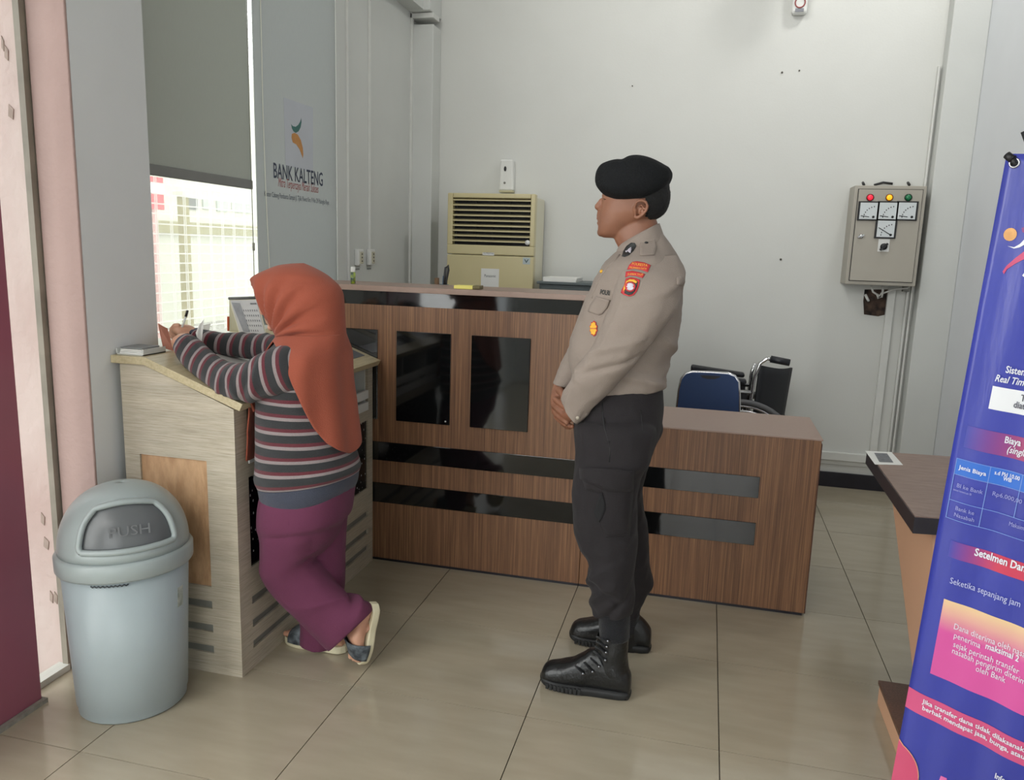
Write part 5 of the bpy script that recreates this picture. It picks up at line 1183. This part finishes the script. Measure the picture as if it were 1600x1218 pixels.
# socks and boots
loft(MB(), [st((936, 953), (984, 953), .226, .050), st((936.5, 970), (984, 968), .224, .050), st((938, 996), (983, 996), .220, .048)], 32, 5, cap=(False, False)).build('sock', M_SOCK, of, solidify=.003)
loft(MB(), [st((951, 955), (999, 958), .540, .048), st((953, 972), (997, 975), .542, .046), st((955, 986), (997, 988), .545, .045)], 32, 5, cap=(False, False)).build('sock', M_SOCK, of, solidify=.003)
def boot(yc, x_toe, x_heel, shaft, tag_):
    L = x_heel-x_toe; X = lambda t: x_toe+L*t
    # t along the foot from toe, top height, half width
    sec = [(.0, .042, .014), (.03, .064, .032), (.10, .080, .043), (.22, .090, .049), (.34, .104, .050), (.44, .126, .047), (.54, .150, .043), (.66, .155, .041), (.80, .140, .040), (.92, .110, .038), (.985, .085, .030), (1.0, .06, .012)]
    mb = MB(); loft(mb, [((X(t), yc, h), (X(t), yc, .012), w, 2.5) for t, h, w in sec], 36, 5, disp=lambda s, th, p, t: .0022*nz(p[0]*30, p[1]*30, p[2]*30))
    loft(mb, shaft, 36, 6, cap=(False, False), disp=lambda s, th, p, t: .003*nz(p[2]*26, th*1.2, yc*9))
    b = mb.build('boot', M_BOOT, of)
    so = MB(); N = 40; ring = []
    for k in range(N):
        a = 2*math.pi*k/N; t = .5+.506*math.cos(a)*1.0; w = np.interp(min(max(t, 0), 1), [s_[0] for s_ in sec], [s_[2] for s_ in sec])
        ring.append((X(t), yc+math.copysign(1, math.sin(a))*min(w+.0015, abs(math.sin(a))*.16)))
    prof = [(0, .93), (.004, 1.0), (.018, 1.01), (.026, .98)]; vs = []
    cx = sum(r[0] for r in ring)/N
    for z, k in prof:
        for (x, y) in ring:
            lift = .014*max(0, (x_toe+.10*1-x)/.10)**2; vs.append((cx+(x-cx)*k, yc+(y-yc)*k, z+lift))
    so.add(vs, [(i*N+k, i*N+(k+1) % N, (i+1)*N+(k+1) % N, (i+1)*N+k) for i in range(3) for k in range(N)]+[tuple(range(N-1, -1, -1)), tuple(3*N+k for k in range(N))], 0, True)
    s = so.build('sole', M_SOLE, b)
    for k in range(9):   # tread lugs along the side
        t = .08+k*.045; w = np.interp(t, [s_[0] for s_ in sec], [s_[2] for s_ in sec])+.004
        MB().box((X(t), yc-w-.003, .006), (X(t)+.009, yc-w+.004, .026)).build('tread_lug', M_SOLE, b)
    return b, X
b1_, X1 = boot(.215, .605, .912, [st((941, 1046), (986, 1056), .215, .044), st((932, 1028), (982, 1040), .216, .044), st((931, 1008), (981, 1014), .218, .048), st((934, 990), (983, 991), .22, .050)], 'near')
b2_, X2 = boot(.55, .648, .955, [st((960, 1010), (1005, 1014), .55, .042), st((956, 995), (1002, 1000), .548, .044), st((953, 982), (999, 984), .545, .047)], 'far')
bpy.context.view_layer.update()
for k, (q0, q1) in enumerate((((899, 1040), (911, 1052)), ((912, 1034), (926, 1049)), ((922, 1027), (936, 1041)), ((928, 1017), (946, 1031)), ((930, 1009), (947, 1019)), ((931, 1001), (948, 1010)), ((932, 994), (950, 1001)))):
    h0, h1 = near_hit(b1_, *q0), near_hit(b1_, *q1)
    if h0 is None: h0 = P(*q0, .19)
    if h1 is None: continue
    h0 = h0+(CAM-h0)*.002; h1 = h1+(CAM-h1)*.002
    MB().tube([h0, (h0+h1)/2+(CAM-h0)*.0015, h1], .0032, 8).build('lace', M_SOCK, b1_)
    MB().ball(h1, .0058, 12, 8).build('eyelet', mat('dark_chrome', (120, 122, 126), rough=.25, metal=1.0, var=.05) if k == 0 else bpy.data.materials['dark_chrome'], b1_)

# ================================================================ the woman at the writing desk
YW = .088
wm = thing('person', 'woman in orange headscarf and striped sweater leaning on the writing desk to fill a form', 'person', (-.25, .12, 0))
M_SCARF = cloth('burnt_orange_jersey', (150, 78, 59), var=.06, sheen=.1)
M_PLUM = cloth('plum_trouser_cloth', (102, 51, 77), sheen=.05)
M_NAVY = cloth('navy_rib_knit', (66, 70, 84), bump=.5, bscale=300)
def stripe_mat():
    m = cloth('striped_knit', (62, 63, 66), bump=.5, bscale=500, var=0); nt = m.node_tree; b = nt.nodes['Principled BSDF']
    a = nt.nodes.new('ShaderNodeAttribute'); a.attribute_name = 'along'
    d = nt.nodes.new('ShaderNodeMath'); d.operation = 'DIVIDE'; d.inputs[1].default_value = .0465
    f = nt.nodes.new('ShaderNodeMath'); f.operation = 'FRACT'; cr = nt.nodes.new('ShaderNodeValToRGB'); cr.color_ramp.interpolation = 'CONSTANT'
    e = cr.color_ramp.elements; e[0].position = 0; e[0].color = lin((158, 147, 147)); e[1].position = .22; e[1].color = lin((108, 50, 59)); x = e.new(.46); x.color = lin((56, 58, 60))
    tc = nt.nodes.new('ShaderNodeTexCoord'); n = nt.nodes.new('ShaderNodeTexNoise'); n.inputs['Scale'].default_value = 260
    mx = nt.nodes.new('ShaderNodeMix'); mx.data_type = 'RGBA'; mx.blend_type = 'MULTIPLY'; mx.inputs[0].default_value = .3
    nt.links.new(a.outputs['Fac'], d.inputs[0]); nt.links.new(d.outputs[0], f.inputs[0]); nt.links.new(f.outputs[0], cr.inputs[0])
    nt.links.new(tc.outputs['Object'], n.inputs[0]); nt.links.new(cr.outputs[0], mx.inputs[6]); nt.links.new(n.outputs[0], mx.inputs[7]); nt.links.new(mx.outputs[2], b.inputs['Base Color'])
    return m
M_STRIPE = stripe_mat()
w_torso = [st((416.5, 751), (551.5, 741), YW, .161), st((413.5, 730), (552.5, 729), YW, .165), st((413, 700), (547, 706), YW, .162), st((413, 660), (540.5, 668), YW, .156), st((414, 620), (537, 630), YW, .152),
    st((418, 585), (533, 592), YW, .156), st((424, 560), (530, 565), YW, .155), st((434, 540), (525, 543), YW, .125), st((447, 526), (512, 526), YW, .07)]
w_near = [st((482, 545), (498, 612), .01, .055), st((452, 540), (470, 610), -.025, .068), st((426, 544), (441, 616), -.042, .067), st((403, 556), (409, 622), -.048, .063), st((381, 567), (380, 625), -.042, .059),
    st((356, 568), (350, 617), -.028, .055), st((336, 557), (326, 600), -.008, .051), st((318, 542), (305, 583), .012, .048), st((303, 528), (288, 564), .026, .043), st((293, 522.5), (279, 550), .032, .037)]
w_far = [st((448, 534), (456, 572), .245, .058), st((425, 525), (428, 563), .272, .055), st((400, 522), (398, 560), .275, .050), st((372, 521), (368, 556), .265, .047), st((344, 520), (340, 551), .248, .044), st((325, 517), (322, 547), .232, .042), st((309, 514), (306, 541), .218, .036)]
wt = folds(.004, 13, 1.5, 31)
tor = loft(MB(), w_torso, 64, 8, cap=(False, False), disp=addf(wt, crease(.20, .02, .009, 2.4, .05, .9), crease(.245, .018, .008, -2.2, .08, .8), crease(.13, .02, .006, -1.9, -.04, 1.0), crease(.02, .02, .007, -1.6, 0, 3)), attr0=.004)
sw = tor.build('sweater', M_STRIPE, wm, solidify=.003, attr='along')
mbn = MB()
loft(mbn, [(b_, a_, r, n_) for a_, b_, r, n_ in w_near], 48, 8, cap=(False, False), attr0=0.0, disp=addf(folds(.004, 16, 1.3, 41), crease(.17, .016, .008, -1.2, .03, 1.2), crease(.21, .014, -.007, -1.0, .04, 1.2), crease(.25, .014, .007, -1.4, -.03, 1.3), crease(.31, .014, .006, -1.2, .02, 1.5)))
mbn.a = [.60-x for x in mbn.a]; mbn.build('sleeve', M_STRIPE, wm, solidify=.003, attr='along')
mbf = loft(MB(), w_far, 40, 8, cap=(False, False), attr0=0.0, disp=addf(folds(.004, 18, 1.2, 51), crease(.12, .014, .006, .2, .03, 1.2), crease(.2, .014, .006, -.4, .03, 1.2)))
mbf.a = [.61-x for x in mbf.a]; mbf.build('sleeve', M_STRIPE, wm, solidify=.003, attr='along')
loft(MB(), [st((423, 782), (545, 768), YW, .152), st((419.5, 767), (549.5, 756), YW, .160), st((416.5, 751), (551.5, 740), YW, .162)], 64, 5, cap=(False, False), disp=lambda s, th, p, t: .0012*math.sin(th*60)).build('hem_band', M_NAVY, wm, solidify=.003)
for nm, stn in (('cuff', [w_near[-1], st((290, 521.5), (276.5, 546), .034, .034)]), ('cuff', [w_far[-1], st((304, 513), (302, 537), .214, .034)])):
    loft(MB(), stn, 36, 4, cap=(False, False), disp=lambda s, th, p, t: .001*math.sin(th*40)).build(nm, M_NAVY, wm, solidify=.003)

# body: head, neck, torso, arms, hands and feet in one surface
wb = MB()
w_head = [st((436, 424), (492, 427), YW, .045), st((412, 440), (514, 446), YW, .068), st((406, 454), (521, 459), YW, .074), st((409.5, 468), (522, 473), YW, .074), st((413, 482), (518, 486), YW, .068), st((417, 494), (508, 498), YW, .058), st((421, 505), (494, 509), YW, .046), st((427, 514), (474, 516), YW, .026)]
loft(wb, w_head, 48, 6); loft(wb, [st((440, 495), (505, 480), YW, .05), st((438, 520), (505, 512), YW, .055), st((440, 545), (512, 535), YW, .09)], 36, 5)
face(wb, ((408.5, 474), (409, 482), (410.5, 488)), (415.5, 490), None, None, (424, 511), (407, 462), YW, .9)
for (x, y) in ((417.2, 498.5), (419, 503)): wb.tube([P(x+4, y, YW-.02), P(x, y, YW-.01), P(x-.8, y, YW), P(x, y, YW+.01), P(x+4, y, YW+.02)], [.004, .006, .007, .006, .004], 10)
loft(wb, inner(w_torso, .84), 36, 4); loft(wb, inner(w_near, .70), 24, 5); loft(wb, inner(w_far, .70), 24, 5)
# near hand: a loose fist holding the paper
loft(wb, [st((299, 527), (287, 553), .03, .022), st((290, 521.5), (278, 545), .034, .026), st((283, 521), (275, 539), .045, .034), st((279, 524), (273.5, 537), .055, .030)], 26, 6)
def finger(mb, pts, r0, r1):
    c = [P(*q) for q in catmull(pts, 5)]; n = len(c); mb.tube(c, [r0+(r1-r0)*i/(n-1) for i in range(n)], 12); mb.ball(c[-1], r1*.95, 12, 8)
for k, (dy, dx, dz) in enumerate(((.022, 1.5, -1), (.043, 0, 0), (.063, -.5, .5), (.082, .5, 1.5))):
    finger(wb, [(281+dx, 527+dz, dy), (273.5+dx, 531+dz, dy+.004), (271.5+dx, 538+dz, dy+.008), (275+dx, 544.5+dz, dy+.010)], .0092-.0004*k, .0074-.0004*k)
finger(wb, [(288, 541, .018), (281, 546, .012), (275, 548.5, .018)], .0105, .0085)
# far hand: writing grip round the pen
loft(wb, [st((311, 516), (309, 537), .216, .022), st((303, 512), (302, 533), .212, .026), st((293, 507.5), (294, 528), .205, .034), st((283, 506.5), (283, 523), .200, .036), st((277, 509), (277.5, 520), .200, .028)], 28, 6)
finger(wb, [(281, 509, .178), (273, 508.5, .172), (270.5, 515, .176), (277, 521.5, .186)], .0092, .0072)
finger(wb, [(279, 510, .196), (270.5, 511.5, .196), (267.5, 519, .194), (274, 526, .196)], .0094, .0074)
finger(wb, [(279, 512, .214), (270, 515, .216), (267, 523, .212), (273, 529.5, .206)], .0090, .0072)
finger(wb, [(280, 514, .230), (272, 518, .232), (269, 526, .226), (275, 531, .216)], .0082, .0066)
finger(wb, [(296, 522, .176), (287, 522, .166), (280.5, 520, .174)], .0108, .0086)
# legs
w_nearleg = [st((428, 768), (505, 765), .075, .070), st((418, 795), (516, 790), .055, .092), st((414, 830), (510, 826), .045, .100), st((412.5, 862), (499, 852), .05, .092), st((413, 890), (490, 872), .06, .088), st((427, 917), (498, 886), .075, .084), st((455, 947), (517, 910), .09, .080),
    st((483, 978), (543, 932), .105, .074), st((507, 1001), (572, 944), .115, .076), st((520, 1011), (579, 957), .12, .068)]
w_farleg = [st((440, 795), (543, 785), .165, .090), st((440, 835), (538, 828), .175, .092), st((448, 870), (536, 866), .185, .086), st((458, 905), (536, 902), .195, .078), st((466, 940), (533, 938), .20, .070), st((472, 970), (527, 972), .205, .064), st((474, 1000), (522, 1009), .205, .062)]
w_waist = [st((417, 768), (548, 762), YW, .150), st((415, 785), (545, 780), YW, .158), st((413.5, 810), (541, 806), YW, .155), st((414, 824), (531, 818), YW, .136), st((415, 848), (522, 842), YW, .108), st((420, 872), (500, 866), YW, .060)]
loft(wb, inner(w_waist, .84), 32, 4)
def feet(T, H, N, name, label_dark, body, bare_ankle):
    """sandal and foot: T toe end and H heel end of the sole's underside, N sole normal towards the foot"""
    T, H, N = np.array(T, float), np.array(H, float), np.array(N, float); D = H-T; L = np.linalg.norm(D); D /= L
    N -= D*np.dot(N, D); N /= np.linalg.norm(N); S = np.cross(D, N); S /= np.linalg.norm(S)
    prof = [(0, .012), (.03, .026), (.12, .040), (.28, .046), (.42, .042), (.6, .034), (.8, .034), (.93, .029), (1.0, .010)]
    def g(t, s, n): return T+D*(L*t)+S*s+N*n
    out = catmull(prof, 4); loop = [(t, w) for t, w in out]+[(t, -w) for t, w in out[::-1]]
    m = MB(); vs = []; n_ = len(loop)
    lev = [(0, .96), (.006, 1.0), (.022, 1.0), (.027, .96)]
    for h, k in lev:
        for t, w in loop: vs.append(g(t, w*k, h+.006*max(0, t-.5)))
    m.add(vs, [(i*n_+k, i*n_+(k+1) % n_, (i+1)*n_+(k+1) % n_, (i+1)*n_+k) for i in range(3) for k in range(n_)]+[tuple(range(n_-1, -1, -1)), tuple(3*n_+k for k in range(n_))], 0, False)
    sd = m.build('sandal', mat('cream_foam_sole', (214, 206, 176), rough=.7, var=.12, vscale=14, bump=.1) if 'cream_foam_sole' not in bpy.data.materials else bpy.data.materials['cream_foam_sole'], wm, bevel=.002)
    hb = .028
    # foot: heel, arch, ball, toes
    kk = 1.0 if bare_ankle else .62
    fs_ = [(g(.96, 0, hb+.030*kk), g(.96, 0, hb-.002), .018), (g(.90, 0, hb+.055*kk), g(.90, 0, hb-.002), .028), (g(.78, 0, hb+.085*kk), g(.78, 0, hb-.002), .030), (g(.62, 0, hb+.078*kk), g(.62, 0, hb), .031), (g(.45, 0, hb+.055), g(.45, 0, hb), .036), (g(.30, 0, hb+.038), g(.30, 0, hb-.001), .041), (g(.17, 0, hb+.026), g(.17, 0, hb-.001), .036)]
    loft(body, [(a, b, w, 2.4) for a, b, w in fs_], 26, 5, daxis=S)
    if bare_ankle: loft(body, [(g(.94, 0, hb+.045), g(.62, 0, hb+.055), .030), (g(.95, 0, hb+.085), g(.66, 0, hb+.095), .030), (g(.97, 0, hb+.13), g(.70, 0, hb+.15), .032)], 24, 4, daxis=S)
    for s_, r, tt in ((-.026, .0115, .035), (-.008, .0085, .03), (.006, .0080, .045), (.019, .0076, .065), (.030, .0072, .09)):
        s2 = s_*(1 if name == 'near' else -1)
        body.tube([g(.20, s2*.9, hb+.010), g((.20+tt)/2, s2, hb+.013), g(tt+.015, s2, hb+r)], [r*1.05, r*1.02, r*.9], 10); body.ball(g(tt+.015, s2, hb+r), r*.9, 10, 8)
    # strap over the forefoot
    sv = []; ns = 20
    for i in range(7):
        t = .13+.26*i/6
        for k in range(ns+1):
            a = math.pi*k/ns; w = np.interp(t, [p_[0] for p_ in prof], [p_[1] for p_ in prof])+.005; hh = np.interp(t, [.1, .2, .3, .45], [.036, .046, .060, .082])
            sv.append(g(t, w*math.copysign(abs(math.cos(a))**.7, math.cos(a)), .018+(hh)*math.sin(a)**.8))
    sm = MB().add(sv, [(i*(ns+1)+k, i*(ns+1)+k+1, (i+1)*(ns+1)+k+1, (i+1)*(ns+1)+k) for i in range(6) for k in range(ns)], 0, True)
    key = 'patterned_grey_strap'
    sm.build('strap', bpy.data.materials.get(key) or mat(key, (112, 120, 126), rough=.7, col2=(48, 54, 60), vscale=34, bump=.3, bscale=90), sd, solidify=.003)
    return sd
feet((-.372, .222, 0.0), (-.118, .200, 0.0), (0, 0, 1), 'far', '', wb, True)
Tn = P(567.5, 1037, .135); Tn[2] = max(Tn[2], .012); Hn = P(591, 941, .165)
feet(Tn, Hn, (-.62, -.76, .1), 'near', '', wb, False)
loft(wb, inner(w_nearleg[:-1], .52)+[st((549, 992), (574, 970), .125, .028), st((560, 1000), (583, 978), .128, .026)], 24, 4); loft(wb, inner(w_farleg, .62), 24, 4)
remeshed('body', wb, M_SKIN2, wm, .0034, 2)
# trousers
wtr = MB(); wf = folds(.004, 9, 1.3, 61)
loft(wtr, w_waist, 48, 6, disp=folds(.002, 8, 1.2, 2))
loft(wtr, w_nearleg, 52, 8, disp=addf(wf, crease(.235, .011, -.020, 2.7, .03, .8), crease(.262, .012, .016, 2.6, -.04, .9), crease(.205, .012, .013, 2.8, .03, .8), crease(.31, .016, -.007, 2.6, -.05, .8), crease(.49, .010, -.016, 2.6, .05, .9), crease(.52, .011, .015, 2.6, .05, 1.0), crease(.47, .014, .007, -2.4, -.04, 1.0), lambda s, th, p, t: .006*max(0, t-.85)/.15))
loft(wtr, w_farleg, 44, 8, disp=addf(wf, lambda s, th, p, t: .005*max(0, t-.85)/.15))
wtro = remeshed('trousers', wtr, M_PLUM, wm, .0050, 3)
bpy.context.view_layer.update()
seam('side_seam', [(453, 786), (452, 800), (451, 820), (449, 835)], wtro, .0012, M_PLUM)

# headscarf: hood, cape and the front fall
cz = P(439, 527, YW)
def pleats(s, th, p, t):
    dx, dz = p[0]-cz[0], p[2]-cz[2]; r = math.hypot(dx, dz); a = math.atan2(dz, dx)
    w = max(0.0, 1-abs(r-.10)/.13)*min(1, max(0, abs(math.sin(th))*1.6-.25))
    v = math.sin(a*17+1.8*nz(p[0]*9, 0, p[2]*9)+r*14)
    rib = .0016*math.sin((p[0]-.3*p[2])*520)*max(0, 1-abs(p[0]-P(408, 436, YW)[0])/.05)*(1 if t < .45 else 0)
    return .0115*w*(abs(v)**.7*math.copysign(1, v)) + rib + .003*nz(p[0]*14, p[1]*14, p[2]*14)
hood = [st((455, 412.5), (474, 411.8), YW, .014), st((436, 415.5), (489, 419.5), YW, .050), st((416, 424), (506, 430), YW, .078), st((398.5, 433.5), (520, 441), YW, .090, 2.0), st((398, 441), (527, 449), YW, .096, 2.0), st((402.5, 453), (531, 461), YW, .099), st((410.5, 470), (533, 478), YW, .100),
    st((419, 487), (534, 495), YW, .097), st((428, 504), (535, 511), YW, .094), st((437, 521), (536, 526), YW, .096), st((440, 535), (537, 540), YW, .112)]
def opening_face(p, t, th):
    d = abs(math.atan2(math.sin(th), math.cos(th))); return not (.36 < t < .88 and d < .62*math.sin(math.pi*(t-.36)/.52)**.5)
loft(MB(), hood, 96, 9, cap=(True, False), keep=opening_face, disp=pleats).build('headscarf', M_SCARF, wm, solidify=.004)
ee = [(530, 424), (535, 428), (568, 444), (604, 458), (639.5, 474), (670, 491), (692, 510), (704, 532), (712, 560)]
def pix(p):
    d = np.array(p)-CAM; w = np.dot(d, CF); return 800+F_PX*np.dot(d, CR)/w, 609-F_PX*np.dot(d, CU)/w
def cape_keep(p, t, th):
    if math.cos(th) > .80 and p[1] > -.02: return True
    q = np.array(p); 
    if q[1] > YW: q = q*[1, 0, 1]+[0, 2*YW, 0]-[0, q[1], 0]
    x, y = pix(q); return x > np.interp(y, [e_[0] for e_ in ee], [e_[1] for e_ in ee])
cape = [st((440, 520), (536, 522), YW, .092), st((433, 535), (537, 536), YW, .128), st((428, 552), (538, 552), YW, .165), st((422, 580), (539, 578), YW, .182), st((412, 612), (541, 610), YW, .186), st((408, 650), (545, 648), YW, .190), st((406, 685), (549, 680), YW, .196), st((405, 709), (552.5, 706), YW, .198)]
cp_ = loft(MB(), cape, 168, 24, cap=(False, False), keep=cape_keep, disp=lambda s, th, p, t: t*(.007*math.sin(th*9+1.2)+.004*nz(th*3, s*4, 2))+.003*nz(p[0]*12, p[1]*12, p[2]*12))
co_ = cp_.build('headscarf_cape', M_SCARF, wm, solidify=.004)
bm = bmesh.new(); bm.from_mesh(co_.data)
bmesh.ops.delete(bm, geom=[v for v in bm.verts if not v.link_faces], context='VERTS')
bnd = {v: [e.other_vert(v) for e in v.link_edges if e.is_boundary] for v in bm.verts if v.is_boundary}
bnd = {v: n for v, n in bnd.items() if len(n) == 2}
for _ in range(14):
    new = {v: v.co*.4+(n[0].co+n[1].co)*.3 for v, n in bnd.items()}
    for v, c in new.items(): v.co = c
bm.to_mesh(co_.data); bm.free()
edge = []
pe = thing('ballpoint_pen', 'clear ballpoint pen with a black end held in the writing hand', 'pen', P(279, 527, .185))
q0, q1, q2, q3 = P(278.5, 529, .186), P(281, 521, .184), P(290.5, 494, .176), P(293, 485, .174)
MB().tube([q0, q1], [.0012, .0036], 10).build('tip', M_STEEL, pe); MB().tube([q1, q2], .0038, 12).build('barrel', mat('clear_barrel', (214, 216, 212), rough=.15, var=.05), pe)
MB().tube([q2, (q2+q3)/2, q3], [.0046, .0046, .004], 12).build('end_cap', M_BLACKPL, pe)

def press(o):
    me = o.data; org = np.array(o['_org']); n = len(me.vertices); v = np.empty(n*3); me.vertices.foreach_get('co', v); v = v.reshape(-1, 3)+org
    iny = (v[:, 1] > -.075) & (v[:, 1] < 1.03); sz = np.where(v[:, 0] < -.692, 1.0865, slope_z(v[:, 0]))+.0035
    lip = iny & (v[:, 0] < -.3355) & (v[:, 0] > -.42) & (v[:, 2] < sz-.0) & (v[:, 2] > .925) & (sz-v[:, 2] > .032) & (v[:, 2] < .965)
    v[lip, 0] = -.3355
    top_ = iny & (v[:, 0] < -.336) & (v[:, 2] < sz) & (sz-v[:, 2] < .05) & (v[:, 2] > .92) & ~lip
    v[top_, 2] = sz[top_]
    fr_ = (v[:, 1] > -.07) & (v[:, 0] < -.3735) & (v[:, 2] < .925); v[fr_, 0] = -.3735
    me.vertices.foreach_set('co', (v-org).ravel()); me.update()
for o in list(wm.children):
    if o.name.split('.')[0] in ('headscarf_cape', 'sweater', 'sleeve', 'cuff', 'body'): press(o)
